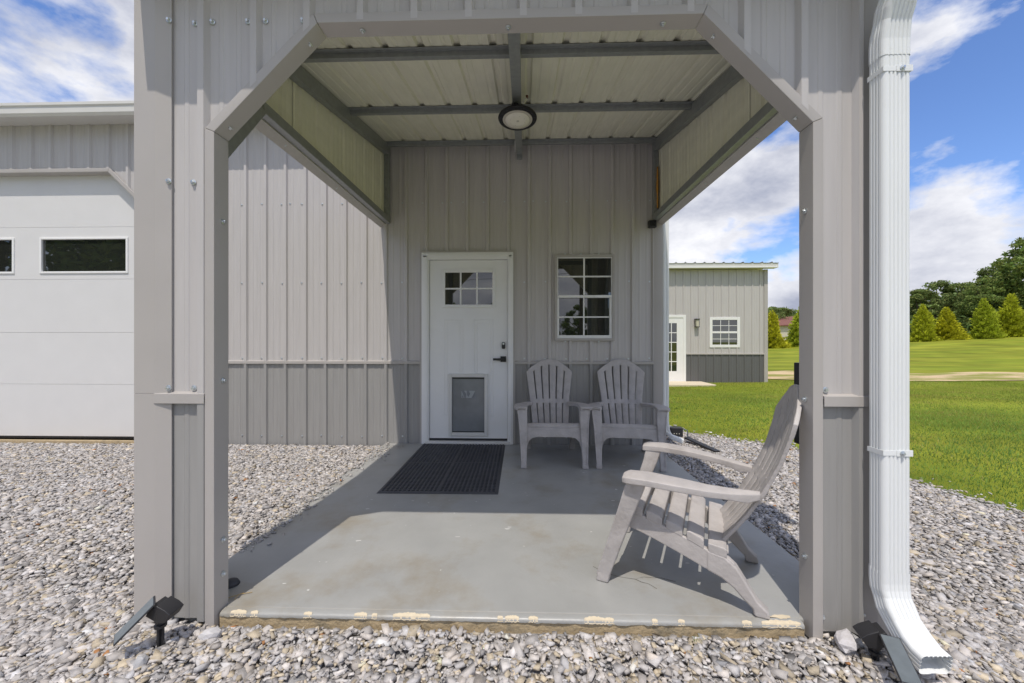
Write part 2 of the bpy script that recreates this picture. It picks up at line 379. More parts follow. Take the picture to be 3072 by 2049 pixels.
# corner trim at the right end, gable wall on the right side
b = MB(); b.prism([(1.440, -.0035), (1.474, -.026), (1.565, -.026), (1.565, .09), (1.545, .09), (1.545, .0), (1.44, .0)], lambda a, c, d: (a, c, d), -.06, 3.60, 'trim'); b.build('corner_trim', None, MAIN, .002)
for i in range(9):
    b = MB(); y0, y1 = .085 + i * .95, .085 + (i + 1) * .95
    ribbed(b, y0, y1, .93, lambda a: 3.72 + .19 * min(a, 8.6 - a), lambda a, c, d: (1.54 + d, a, c), 'panel', PER, 0.1, (), (4.3,)); raw_build(b, 'wall_panel', MAIN)
    b = MB(); ribbed(b, y0, y1, -.12, .93, lambda a, c, d: (1.54 + d, a, c), 'wains', PER, 0.1); raw_build(b, 'wainscot_panel', MAIN)
box('back_wall', -8.6, 1.54, 8.6, 8.63, -.12, 3.72, 'panel', MAIN); box('end_wall', -8.63, -8.6, 0, 8.63, -.12, 3.75, 'panel', MAIN)
# main roof
b = MB()
for s in (0, 1):
    if s == 0: pts = [(-.20, 3.80), (4.3, 3.80 + 4.5 * .19)]
    else: pts = [(8.85, 3.80), (4.3, 3.80 + 4.5 * .19)]
    b.loft([[(x, y, z), (x, y, z + .02)] if False else [(x, pts[0][0], pts[0][1]), (x, pts[1][0], pts[1][1]), (x, pts[1][0], pts[1][1] + .025), (x, pts[0][0], pts[0][1] + .025)] for x in (-8.8, 1.63)], 'roofgreen')
b.build('roof', None, MAIN)
# eave gutter: box gutter with lip
gp = [(-.005, 3.735), (-.235, 3.71), (-.26, 3.735), (-.262, 3.80), (-.275, 3.815), (-.275, 3.845), (-.255, 3.845), (-.24, 3.82), (-.24, 3.745), (-.005, 3.76)]
b = MB(); b.prism(gp, lambda a, c, d: (d, a, c), -8.8, -1.70, 'gutter'); b.build('gutter', None, MAIN)
b = MB(); b.prism(gp, lambda a, c, d: (d, a, c), -1.70, 1.64, 'gutter'); b.build('gutter', None, MAIN)
# right rear downspout on the gable side with small outlet
def spout(path, w, d, name, parent, mname='whitealu', grooves=5, open_end=False):
    path = [Vector(p) for p in path]
    prof = []                                                # (x, y) ; -y is the front face
    cr_ = .016; gv = .0035
    def side(p0, p1, k):
        p0, p1 = Vector(p0), Vector(p1); t = (p1 - p0); nrm = Vector((t.y, -t.x)).normalized(); res = []
        Ln = t.length
        for i in range(k):
            c = (i + .5) / k; g = .16 / k
            for q, dep in ((c - g * 1.6, 0), (c - g * .6, gv), (c + g * .6, gv), (c + g * 1.6, 0)): res.append(p0 + t * q - nrm * dep)
        return [p0] + res + [p1]
    hw, hd = w / 2, d / 2
    cs_ = [(hw, -hd), (hw, hd), (-hw, hd), (-hw, -hd)]
    def corner(cx, cy, a0): return [Vector((cx + cr_ * math.cos(a0 + k * math.pi / 8), cy + cr_ * math.sin(a0 + k * math.pi / 8))) for k in range(5)]
    ring = []
    ring += side((-hw + cr_, -hd), (hw - cr_, -hd), grooves)
    ring += corner(hw - cr_, -hd + cr_, -math.pi / 2)[1:-1]
    ring += side((hw, -hd + cr_), (hw, hd - cr_), 3)
    ring += corner(hw - cr_, hd - cr_, 0)[1:-1]
    ring += side((hw - cr_, hd), (-hw + cr_, hd), 1)
    ring += corner(-hw + cr_, hd - cr_, math.pi / 2)[1:-1]
    ring += side((-hw, hd - cr_), (-hw, -hd + cr_), 3)
    ring += corner(-hw + cr_, -hd + cr_, math.pi)[1:-1]
    rings = []
    for i, p in enumerate(path):
        t = (path[min(i + 1, len(path) - 1)] - path[max(i - 1, 0)]).normalized()   # up along path
        X = Vector((1, 0, 0)) if abs(t.x) < .5 else Vector((0, 1, 0)); X = (X - t * X.dot(t)).normalized(); Y = t.cross(X)
        rings.append([p + X * q.x + Y * q.y for q in ring])
    return rings
b = MB(); rg = spout([(1.648, .13, 3.66), (1.648, .13, .25), (1.66, .13, .14), (1.72, .13, .06), (1.84, .12, .015)], .075, .06, 'x', None); b.loft(rg, 'whitealu', cap=False); b.build('downspout', None, MAIN)

# ---- entry door
DR = MB()
DR.box(-1.17, -1.088, -.045, .06, 0, 2.19, 'white'); DR.box(-.187, -.121, -.045, .06, 0, 2.19, 'white'); DR.box(-1.088, -.187, -.045, .06, 2.108, 2.19, 'white')
fr = DR.build('door_frame', None, MAIN, .004)
b = MB()
for x0, x1, z0, z1 in ((-1.192, -1.1705, 0, 2.212), (-.1205, -.099, 0, 2.212), (-1.1705, -.1205, 2.1905, 2.212)): b.box(x0, x1, -.034, .004, z0, z1, 'trim')
b.build('door_casing_trim', None, MAIN)
b = MB()
for x0, x1, z0, z1 in ((-1.152, -1.104, 0, 2.155), (-.172, -.138, 0, 2.155), (-1.152, -.138, 2.135, 2.172)): b.box(x0, x1, -.053, -.0455, z0, z1, 'white')
b.build('brick_mould', None, fr, .003)
b = MB(); b.box(-1.125, -.155, -.075, .07, -.002, .034, 'gutter'); b.build('threshold', None, MAIN, .006)
# door leaf with lite opening and moulded panels
def plate(mb, x0, x1, z0, z1, holes, y0, y1, m):
    xs_ = sorted({x0, x1, *[h[0] for h in holes], *[h[1] for h in holes]}); zs_ = sorted({z0, z1, *[h[2] for h in holes], *[h[3] for h in holes]})
    solid = lambda i, j: 0 <= i < len(xs_) - 1 and 0 <= j < len(zs_) - 1 and not any(h[0] <= xs_[i] and xs_[i + 1] <= h[1] and h[2] <= zs_[j] and zs_[j + 1] <= h[3] for h in holes)
    for i in range(len(xs_) - 1):
        for j in range(len(zs_) - 1):
            if not solid(i, j): continue
            A, B_, C, D_ = xs_[i], xs_[i + 1], zs_[j], zs_[j + 1]
            mb.add([(A, y0, C), (B_, y0, C), (B_, y0, D_), (A, y0, D_)], [(0, 1, 2, 3)], m)
            mb.add([(A, y1, C), (B_, y1, C), (B_, y1, D_), (A, y1, D_)], [(3, 2, 1, 0)], m)
            if not solid(i - 1, j): mb.add([(A, y0, C), (A, y0, D_), (A, y1, D_), (A, y1, C)], [(0, 1, 2, 3)], m)
            if not solid(i + 1, j): mb.add([(B_, y0, C), (B_, y1, C), (B_, y1, D_), (B_, y0, D_)], [(0, 1, 2, 3)], m)
            if not solid(i, j - 1): mb.add([(A, y0, C), (A, y1, C), (B_, y1, C), (B_, y0, C)], [(0, 1, 2, 3)], m)
            if not solid(i, j + 1): mb.add([(A, y0, D_), (B_, y0, D_), (B_, y1, D_), (A, y1, D_)], [(0, 1, 2, 3)], m)
DY = -.012
b = MB(); plate(b, -1.084, -.191, .062, 2.104, [(-.903, -.359, 1.595, 1.963), (-.822, -.451, .130, .763)], DY, DY + .042, 'white')
door = raw_build(b, 'entry_door', MAIN); door['label'] = 'white entry door with six small panes and a pet flap'
b = MB(); b.box(-1.087, -.188, DY + .003, DY + .03, .034, .0615, 'black'); b.build('door_sweep', None, door)
b = MB()
def ringframe(mb, x0, x1, z0, z1, w, y0, y1, m):
    mb.box(x0, x0 + w, y0, y1, z0, z1, m); mb.box(x1 - w, x1, y0, y1, z0, z1, m); mb.box(x0 + w, x1 - w, y0, y1, z1 - w, z1, m); mb.box(x0 + w, x1 - w, y0, y1, z0, z0 + w, m)
ringframe(b, -.937, -.326, 1.562, 2.0, .0335, DY - .014, DY + .004, 'white'); b.build('lite_frame', None, door, .004)
b = MB()
for x in (-.724, -.536): b.box(x - .009, x + .009, DY - .008, DY + .006, 1.593, 1.965, 'white')
b.box(-.905, -.357, DY - .0075, DY + .0055, 1.769, 1.787, 'white'); b.build('muntin', None, door, .002)
for x0, x1 in ((-.903, -.733), (-.715, -.545), (-.527, -.359)):
    for z0, z1 in ((1.595, 1.769), (1.787, 1.963)): box('pane', x0, x1, DY + .004, DY + .010, z0, z1, 'glass', door)
for x0, x1 in ((-.918, -.698), (-.576, -.351)):
    for ins, y0 in ((0, .0045), (.034, .0035)):
        b = MB(); xa, xb, za, zb = x0 + ins, x1 - ins, .317 + ins, 1.427 - ins; w_ = .011; left = x0 < -.7
        zl, zr = (za, .806) if left else (.806, za)
        if ins and left: zl = .806 if xa > -.863 else za
        if ins and not left: zr = .806 if xb < -.41 else za
        b.box(xa, xa + w_, DY - y0, DY + .001, zl, zb, 'white'); b.box(xb - w_, xb, DY - y0, DY + .001, zr, zb, 'white'); b.box(xa + w_, xb - w_, DY - y0, DY + .001, zb - w_, zb, 'white')
        if left and zl < .8: b.box(xa + w_, -.866, DY - y0, DY + .001, za, za + w_, 'white')
        if not left and zr < .8: b.box(-.407, xb - w_, DY - y0, DY + .001, za, za + w_, 'white')
        b.build('panel_moulding', None, door, .003)
b = MB(); ringframe(b, -.863, -.410, .090, .803, .0405, DY - .022, DY + .003, 'gutter'); b.build('pet_door_frame', None, door, .004)
box('pet_flap', -.820, -.453, DY + .004, DY + .010, .142, .742, 'flap', door)
b = MB(); b.box(-.822, -.451, DY - .004, DY + .012, .743, .764, 'black'); b.box(-.822, -.451, DY - .002, DY + .012, .129, .141, 'black')
b.box(-.8225, -.8195, DY, DY + .012, .14, .745, 'black'); b.box(-.4535, -.4505, DY, DY + .012, .14, .745, 'black'); b.build('flap_edge', None, door)
b = MB(); b.box(-.716, -.557, DY + .0025, DY + .0042, .524, .606, 'sticker')
for pl in ([(.0, .082), (.03, .082), (.055, .045), (.05, .0), (.035, .0), (.02, .04)], [(.06, .082), (.085, .082), (.10, .05), (.085, .01), (.065, .03)], [(.115, .0), (.155, .0), (.155, .075)], [(.003, .003), (.025, .003), (.012, .035)]):
    b.prism(pl, lambda a, c, d: (-.716 + a, d, .524 + c), DY + .0012, DY + .0026, 'stickerdark')
b.build('flap_sticker', None, door)
b = MB(); b.prism([(-.252, 1.10), (-.245, 1.088), (-.219, 1.088), (-.212, 1.10), (-.212, 1.15), (-.22, 1.165), (-.244, 1.165), (-.252, 1.15)], lambda a, c, d: (a, d, c), DY - .028, DY + .001, 'black'); b.lathe([(.013, -.031), (.013, -.02)], (-.232, DY, 1.146), 14, 'steel', 'y'); b.build('deadbolt', None, door, .004)
b = MB(); b.box(-.267, -.203, DY - .012, DY + .001, .938, 1.003, 'blackmetal'); b.box(-.245, -.225, DY - .055, DY - .012, .960, .981, 'blackmetal'); b.box(-.348, -.222, DY - .066, DY - .052, .957, .983, 'blackmetal'); b.build('lever_handle', None, door, .003)

# ---- window beside the door
b = MB(); ringframe(b, .352, 1.03, 1.18, 2.158, .0275, -.036, .004, 'trim'); win = b.build('window', None, MAIN, .002); win['label'] = 'white double-hung window with eight panes in a grey casing'
b = MB(); ringframe(b, .3795, 1.0025, 1.2075, 2.1305, .011, -.024, .03, 'white'); b.box(.3905, .9915, -.03, .02, 1.669, 1.698, 'white'); b.box(.3905, .9915, -.020, .02, 1.2185, 1.243, 'white')
b.box(.3905, .401, -.018, .02, 1.243, 1.669, 'white'); b.box(.972, .9915, -.018, .02, 1.243, 1.669, 'white'); b.build('sash_frame', None, win, .002)
b = MB(); b.box(.677, .695, -.012, .012, 1.698, 2.1195, 'white'); b.box(.391, .991, -.0115, .0115, 1.903, 1.920, 'white'); b.box(.676, .692, -.004, .018, 1.243, 1.669, 'white'); b.box(.401, .972, -.0035, .0175, 1.443, 1.459, 'white'); b.build('muntin', None, win, .0015)
for z0, z1, y in ((1.698, 1.903, .0), (1.92, 2.12, .0), (1.243, 1.443, .008), (1.459, 1.669, .008)):
    for x0, x1 in ((.391, .677), (.695, .991)): box('pane', x0, x1, y, y + .005, z0, z1, 'glass', win)
for x, z in ((.47, 2.166), (.65, 2.166), (.85, 2.166), (.47, 1.172), (.85, 1.172)): screw(MAIN, (x, -.020, z))

# ---- garage door
GD = MB(); GY = .085
pts = [(-8.35, 3.17), (-4.892, 3.17), (-4.33, 2.62), (-4.33, -.02)]
gd = thing('garage_door', None, None); gd.parent = MAIN
del_keys = [k for k in gd.keys()]
for k, (z0, z1) in enumerate(((.03, .6555), (.658, 1.2805), (1.283, 1.9225), (1.925, 2.5515), (2.554, 3.4))):
    b = MB()
    holes = [(-5.829, -4.777, 2.010, 2.411), (-7.247, -6.197, 2.010, 2.411)] if k == 3 else []
    plate(b, -8.3, -4.2, z0, z1, holes, GY, GY + .045, 'gdoor'); raw_build(b, 'door_section', gd)
box('bottom_seal', -8.3, -4.25, GY + .005, GY + .04, .004, .031, 'black', gd)
for x0, x1 in ((-5.854, -4.752), (-7.272, -6.172)):
    b = MB(); ringframe(b, x0, x1, 1.992, 2.429, .026, GY - .012, GY + .01, 'white'); b.build('window_frame', None, gd, .005)
    box('pane', x0 + .02, x1 - .02, GY + .012, GY + .018, 2.005, 2.415, 'glass', gd)
# trim round the garage opening: face flange and reveal
def trimrun(parent, pts, w, reveal, fy, by, m, name, mp, outward=None):
    """strip that follows the outline pts (2D), flange of width w outward on plane fy and a return from fy to by."""
    P2 = [Vector(p) for p in pts]; nrm = []
    for i in range(len(P2) - 1):
        t = (P2[i + 1] - P2[i]).normalized(); nrm.append(Vector((-t.y, t.x)))
    off = []
    for i, p in enumerate(P2):
        if i == 0: o_ = nrm[0] * w
        elif i == len(P2) - 1: o_ = nrm[-1] * w
        else:
            bs = (nrm[i - 1] + nrm[i]).normalized(); o_ = bs * (w / bs.dot(nrm[i]))
        off.append(p + o_)
    objs = []
    for i in range(len(P2) - 1):
        b = MB(); A, B_, C, D_ = P2[i], P2[i + 1], off[i + 1], off[i]; g = .003
        t = (B_ - A).normalized() * .0006; A = A + t; D_ = D_ + t; B_ = B_ - t; C = C - t
        ni = nrm[i] * g
        ring = lambda p, q: [mp(p.x, p.y, fy), mp(q.x, q.y, fy), mp(q.x, q.y, fy + .012), mp((p + (q - p) * .12).x, (p + (q - p) * .12).y, fy + .012), mp((p + (q - p) * .12).x, (p + (q - p) * .12).y, by), mp(p.x, p.y, by)]
        b.loft([ring(A, D_), ring(B_, C)], m); objs.append(b.build(name, None, parent, .0022, segs=1))
    return objs
trimrun(MAIN, [(-4.33, -.02), (-4.33, 2.62), (-4.892, 3.17), (-8.35, 3.17)], -.045, 0, -.026, .085, 'trim', 'garage_opening_trim', lambda a, c, d: (a, d, c))
box('foundation', -8.6, 1.53, .01, 8.6, -.16, -.035, 'conc', MAIN)
box('foundation', -8.6, -4.32, -.03, .0095, -.16, .004, 'conc', MAIN)

# ================================================================== PORCH (lean-to in front of the door)
PO = thing('covered_porch', 'grey metal lean-to porch with chamfered openings over the slab', 'porch')
def front_lo(x):                                            # underside outline of the front opening
    xl, xr = -1.34, 1.198
    if x <= xl or x >= xr: return -.02
    return min(2.535, 2.083 + (x - xl) * 1.005, 2.083 + (xr - x) * 1.005)
PF = .0225                                                   # panel plane
mapF = lambda a, c, d: (a, PF - d, c)
FPER, FPH = .2305, -1.385
eL = [-1.53, FPH + 3.5 * FPER, FPH + 7.5 * FPER, 1.385]
for p, q in zip(eL[:-1], eL[1:]):
    b = MB(); ribbed(b, p, q, lambda a: max(.945, front_lo(a)), 2.80, mapF, 'panel', FPER, FPH, (), (-1.34, -1.3399, 1.198, 1.1979, -.891, .748), back='cream'); raw_build(b, 'front_panel', PO)
for p, q in ((-1.53, -1.34), (1.198, 1.385)):
    b = MB(); ribbed(b, p, q, -.028, .915, mapF, 'wains', FPER, FPH, (), (), back='cream'); raw_build(b, 'wainscot_panel', PO)
mpF = lambda a, c, d: (a, d, c)
trimrun(PO, [(-1.325, -.06), (-1.325, 2.07), (-.877, 2.525), (.742, 2.525), (1.183, 2.07), (1.183, -.06)], .0415, 0, 0., .085, 'trim', 'opening_trim', mpF)
# steel tube frame behind the trim
b = MB(); b.box(-1.39, -1.33, .03, .083, -.03, 2.8, 'galv'); b.build('frame_post', None, PO); b = MB(); b.box(1.188, 1.25, .03, .083, -.03, 2.8, 'galv'); b.build('frame_post', None, PO)
b = MB(); b.box(-1.33, 1.188, .03, .083, 2.60, 2.66, 'galv'); b.build('frame_header', None, PO)
# drip trims on the two piers
for x0, x1 in ((-1.588, -1.367), (1.226, 1.425)):
    b = MB(); b.prism([(.0225, .956), (-.004, .948), (-.004, .906), (.0, .906), (.0, .936), (.0225, .942)], lambda a, c, d: (d, a, c), x0, x1, 'trim'); b.build('drip_trim', None, PO, .0012)
# corner trims (front + return)
for s, xo in ((-1, -1.677), (1, 1.532)):
    prof = [(xo, 0), (xo - s * .092, 0), (xo - s * .152, PF - .012), (xo - s * .156, PF - .012), (xo - s * .156, PF - .008), (xo - s * .1, .03), (xo - s * .02, .03), (xo - s * .02, .155), (xo - s * .0, .155)]
    for z0, z1, nm in ((-.035, .9485, 'corner_trim'), (.9495, 2.80, 'corner_trim')):
        b = MB(); b.prism(prof, lambda a, c, d: (a, c, d), z0, z1, 'trim'); b.build(nm, None, PO)
# side walls with their own chamfered openings
def side_lo(y):
    if y < .31: return -.03
    return min(2.53, 2.08 + (y - .31) * 1.3)
roofz = lambda y: 3.44 + .19 * (y - 2.9)                    # underside of the roof sheet
for s, xin, xout in ((-1, -1.555, -1.645), (1, 1.497, 1.497)):
    xw = -1.60 if s < 0 else 1.512
    for p, q in ((.15, 1.06), (1.04, 2.0), (1.98, 2.885)):
        b = MB(); ribbed(b, p, q, side_lo, lambda a: roofz(a) - .004, (lambda a, c, d, s=s, xw=xw, q_=(.004 if p == 1.04 else 0): (xw + s * (d - q_), a, c)), 'panel', .2305, .2, (), (.31, .3101, .6562, .656), back='cream', rib=.016)
        raw_build(b, 'side_panel', PO)
    b = MB(); ribbed(b, .15, .31, -.03, .945, (lambda a, c, d, s=s, xw=xw: (xw + s * (d + .003), a, c)), 'wains', .2305, .2, (), ()); raw_build(b, 'wainscot_panel', PO)
    xi = xw - s * .033
    b = MB(); b.beam((xi, .655, 2.566), (xi, 2.897, 2.566), .055, .068, m='galv'); b.build('side_rail', None, PO, .003)
    b = MB(); b.beam((xi, .30, 2.085), (xi, .645, 2.545), .055, .06, up=(s, 0, 0), m='galv'); b.build('chamfer_brace', None, PO, .003)
    b = MB(); b.box(xi - .027, xi + .027, .255, .308, -.01, 2.10, 'galv'); b.build('frame_post', None, PO)
    b = MB(); b.beam((xi, .09, roofz(.09) - .062), (xi, 2.897, roofz(2.897) - .062), .055, .11, m='galv'); b.build('rafter', None, PO, .003)
    b = MB(); b.box(xi - .027, xi + .027, 2.83, 2.893, 2.60, 3.33, 'galv'); b.build('rear_post', None, PO, .003)
    # outside trim under the rail; lighter panel colour stands for light bounced off gravel
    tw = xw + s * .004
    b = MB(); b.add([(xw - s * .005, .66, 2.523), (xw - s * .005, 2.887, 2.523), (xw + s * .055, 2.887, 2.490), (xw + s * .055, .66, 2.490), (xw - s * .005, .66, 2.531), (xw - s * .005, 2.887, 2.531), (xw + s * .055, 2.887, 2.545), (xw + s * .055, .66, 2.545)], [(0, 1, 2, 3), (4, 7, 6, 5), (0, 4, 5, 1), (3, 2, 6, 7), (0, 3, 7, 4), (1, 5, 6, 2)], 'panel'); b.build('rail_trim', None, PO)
    for y in (1.0, 1.75, 2.5): o = screw(PO, (xw + s * .024, y, 2.5125), (R(90), 0, 0))
    b = MB(); b.beam((xw + s * .02, .30, 2.055), (xw + s * .02, .66, 2.515), .07, .012, up=(0, -1.3, 1), m='trim'); b.build('rail_trim', None, PO)
# roof sheets, purlins, centre joist
rx = [-1.625, -.77, .15, 1.07, 1.57]
for p, q in zip(rx[:-1], rx[1:]):
    b = MB(); ribbed(b, p, q, -.20, 2.893, (lambda a, c, d: (a, c, roofz(c) + d + .004)), 'roofgreen', .2305, -.426, (), (), back='cream', rib=.019); raw_build(b, 'roof_panel', PO)
def purlin(y, w=.075, h=.045):
    b = MB(); z = roofz(y); sl = .19
    prof = [(-w, -.0), (-w, -.006), (-w * .55, -.008), (-w * .55, -h), (w * .1, -h), (w * .1, -h * .4), (w * .45, -.008), (w * .45, 0)]
    b.prism(prof, lambda a, c, d: (d, y + a, z + c + sl * a), -1.60, 1.50, 'galv'); b.build('purlin', None, PO, .002, segs=1)
for y in (.10, .93, 1.86, 2.815): purlin(y)
b = MB(); b.beam((-.055, .09, roofz(.09) - .079), (-.055, 2.70, roofz(2.70) - .079), .07, .062, m='galv'); b.build('centre_joist', None, PO, .003)
b = MB(); b.beam((-.052, 2.67, roofz(2.67) - .10), (-.048, 2.885, 3.30), .062, .02, up=(0, -1, .3), m='galv'); b.box(-.078, -.018, 2.845, 2.878, 3.245, 3.32, 'galv'); b.build('joist_bracket', None, PO, .002)
b = MB(); b.tube([(-.095, 2.60, roofz(2.6) - .06), (-.098, 2.80, 3.30)], .004, 6, 'whitealu'); b.build('joist_wire', None, PO)
# porch eave: fascia and gutter
b = MB(); b.prism([(PF, 2.79), (-.215, 2.765), (-.25, 2.785), (-.25, 2.84), (-.265, 2.855), (-.265, 2.885), (-.245, 2.885), (-.23, 2.86), (-.23, 2.80), (PF, 2.82)], lambda a, c, d: (d, a, c), -1.66, 1.62, 'gutter'); b.build('gutter', None, PO)
# screws on the front
for x, z in ((-1.528, 2.557), (-1.423, 2.55), (-1.346, 2.554), (-1.19, 2.553), (-1.112, 2.553), (-.949, 2.552), (.929, 2.528), (1.157, 2.529), (1.379, 2.53), (-1.53, 1.863), (-1.431, 1.862), (-1.53, .972), (-1.428, .970), (1.246, .972), (1.40, .972)):
    screw(PO, (x, PF - (.014 if x < -1.5 else .002), z), (0, 0, 0), SCREW)
for x, z in ((1.232, .035), (1.395, .05)): screw(PO, (x, PF - .003, z), (0, 0, 0), SCREW)
for x, z, ry in ((-1.325, 1.70, 90), (-1.325, 1.0, 90), (-1.325, .3, 90), (-1.325, .15, 90)): screw(PO, (x + .0005, .05, z), (0, 0, R(90)), SCREW)
for z in (1.72, .93, .27): screw(PO, (1.1825, .045, z), (0, 0, R(-90)), SCREW)
for x in (-.70, -.067, .59): screw(PO, (x, .045, 2.5245), (R(90), 0, 0), SCREW)
c45 = 1 / math.sqrt(2)
for x, z, a in ((-.93, 2.470, 45), (-1.285, 2.112, 45), (.80, 2.466, -45), (1.14, 2.115, -45)): screw(PO, (x + (.001 if a > 0 else -.001), .045, z), (R(90), R(a), 0), SCREW)
# orange foam at the rear right post
b = MB(); r = random.Random(4); rings = []
for i in range(14):
    z = 2.66 + i * .035; q = r.uniform(.006, .016); rings.append([(1.488 - q, 2.82, z), (1.488, 2.80 - q, z), (1.50, 2.83, z)])
b.loft(rings, 'foam'); b.build('spray_foam', None, PO, smooth=True)
# front downspout
dx, dyc = 1.428, -.064
vert = [(dx, dyc, .235), (dx, dyc, .6), (dx, dyc, 1.4), (dx, dyc, 2.30)]
b = MB(); b.loft(spout(vert, .107, .072, '', None), 'whitealu', cap=False); ds = raw = b.build('downspout', None, PO); ds['label'] = 'white ribbed downspout at the corner of the porch'
for p in ds.data.polygons: p.use_smooth = False
low = [(dx + .010, -.232, .042), (dx + .009, -.190, .050), (dx + .006, -.150, .076), (dx + .003, -.114, .114), (dx + .001, -.090, .150), (dx, -.076, .182), (dx, -.067, .21), (dx, dyc, .24), (dx, dyc, .285)]
b = MB(); rg = spout(low, .110, .075, '', None)
for i, ring in enumerate(rg):                                # pleats
    if i in (3, 5): rg[i] = [Vector(p) + (Vector(low[i]) - Vector(p)) * .05 for p in ring]
b.loft(rg, 'whitealu', cap=False); b.build('elbow', None, ds, smooth=False)
up = [(dx, dyc, 2.27), (dx, dyc, 2.335), (dx, -.068, 2.37), (dx, -.076, 2.41), (dx, -.088, 2.45), (dx, -.105, 2.49), (dx, -.127, 2.53), (dx, -.152, 2.57), (dx, -.172, 2.62), (dx, -.18, 2.68), (dx, -.18, 2.79)]
b = MB(); rg = spout(up, .110, .075, '', None)
for i in range(3, 9):
    if i % 2: rg[i] = [Vector(p) + (Vector(up[i]) - Vector(p)) * .05 for p in rg[i]]
b.loft(rg, 'whitealu', cap=False); b.build('elbow', None, ds)
for z in (2.216, .745):
    b = MB(); h = .010; w2, d2 = .0548, .0372
    for x0, x1, y0, y1 in ((dx - w2, dx + w2, dyc - d2, dyc - d2 + .0016), (dx - w2, dx - w2 + .0016, dyc - d2, dyc + .034), (dx + w2 - .0016, dx + w2, dyc - d2, dyc + .034)): b.box(x0, x1, y0, y1, z - h, z + h, 'whitealu')
    b.box(dx - .005, dx + w2 + .0005, dyc - d2 - .002, dyc - d2 - .0002, z - h - .002, z + h + .002, 'whitealu'); st = b.build('strap', None, ds, .001)
    screw(ds, (dx + .015, dyc - d2 - .002, z), (0, 0, 0), SCREWB)

# ================================================================== CEILING LIGHT
t = thing('high_bay_light', 'round black industrial light hanging under the cream porch ceiling', 'ceiling light', (-.05, 1.5, 2.935))
t.rotation_euler = (R(-4), 0, 0)
b = MB(); b.lathe([(.118, .0), (.150, .002), (.155, .012), (.150, .024), (.118, .036), (.082, .042), (.06, .075), (.045, .085)], (0, 0, 0), 40, 'blackmetal'); hs = b.build('housing', None, t, .002)
b = MB()
for k in range(16):
    a = 2 * math.pi * (k + .5) / 16; c, s_ = math.cos(a), math.sin(a); v = []
    for rr_, w_ in ((.128, .007), (.142, .008)):
        for sg in (-1, 1): v.append((c * rr_ - s_ * w_ * sg, s_ * rr_ + c * w_ * sg, -.0012))
    b.add(v, [(0, 1, 3, 2)], 'black')
b.build('vent_slots', None, hs)
b = MB(); b.lathe([(.119, .004), (.117, -.004), (.100, -.006), (.098, .0)], (0, 0, 0), 40, 'lensring'); b.build('lens_rim', None, t)
b = MB(); b.lathe([(.099, -.001), (.096, -.009), (.05, -.012), (.012, -.0125)], (0, 0, 0), 36, 'lens'); ln = b.build('lens', None, t, smooth=True)
b = MB()
for k in range(8): a = 2 * math.pi * k / 8 + .3; b.lathe([(.0022, -.0135), (.0022, -.009)], (math.cos(a) * .06, math.sin(a) * .06, 0), 6, 'lensring')
b.lathe([(.011, -.0142), (.011, -.011)], (.002, 0, 0), 10, 'lensring'); b.build('lens_screws', None, ln)
b = MB(); b.lathe([(.03, .075), (.03, .13), (.018, .14)], (-.02, 0, 0), 14, 'black'); b.build('driver_cap', None, t)
b = MB(); b.tube([(.0, 0, .08), (.005, 0, .115), (.035, 0, .125), (.048, 0, .115), (.04, 0, .08)], .006, 8, 'black'); b.tube([(.03, .02, .08), (.055, .02, .12), (.06, .02, .06), (.055, .0, .045)], .0025, 6, 'black'); b.build('hanging_ring', None, t)
b = MB(); b.tube([(-.02, 0, .13), (-.035, .0, .155), (-.025, .0, .175), (-.03, .0, .20)], .0028, 6, 'steel'); b.tube([(.02, 0, .12), (.045, .02, .165), (.075, .03, .205)], .0055, 6, 'gutter'); b.lathe([(.011, 0), (.011, .02)], (.075, .03, .2), 10, 'rust'); b.build('cable', None, t)

# small camera at the rear right corner
t = thing('security_camera', 'small black square camera at the top corner near the side opening', 'camera', (1.442, 2.872, 2.49))
b = MB(); b.box(-.043, .043, -.045, .008, -.04, .04, 'black'); b.build('body', None, t, .008)
b = MB(); b.prism([(-.03, -.026), (-.02, -.03), (.0, -.008), (.02, -.03), (.03, -.026), (.008, 0), (.03, .026), (.02, .03), (0, .008), (-.02, .03), (-.03, .026), (-.008, 0)], lambda a, c, d: (a, d, c), -.049, -.044, 'blackmetal'); b.build('front_plate', None, t)
# black slim box on the right post
t = thing('slim_black_box', 'slim black louvred box fixed behind the post with the leaning chair', 'wall box', (1.435, .37, .86))
b = MB(); b.box(-.055, .07, -.06, .045, -.205, .205, 'black'); bd = b.build('body', None, t, .004)
for z in (.12, .105, -.13, -.145, -.16): box('louvre', -.058, .05, -.063, -.02, z, z + .007, 'blackmetal', t)

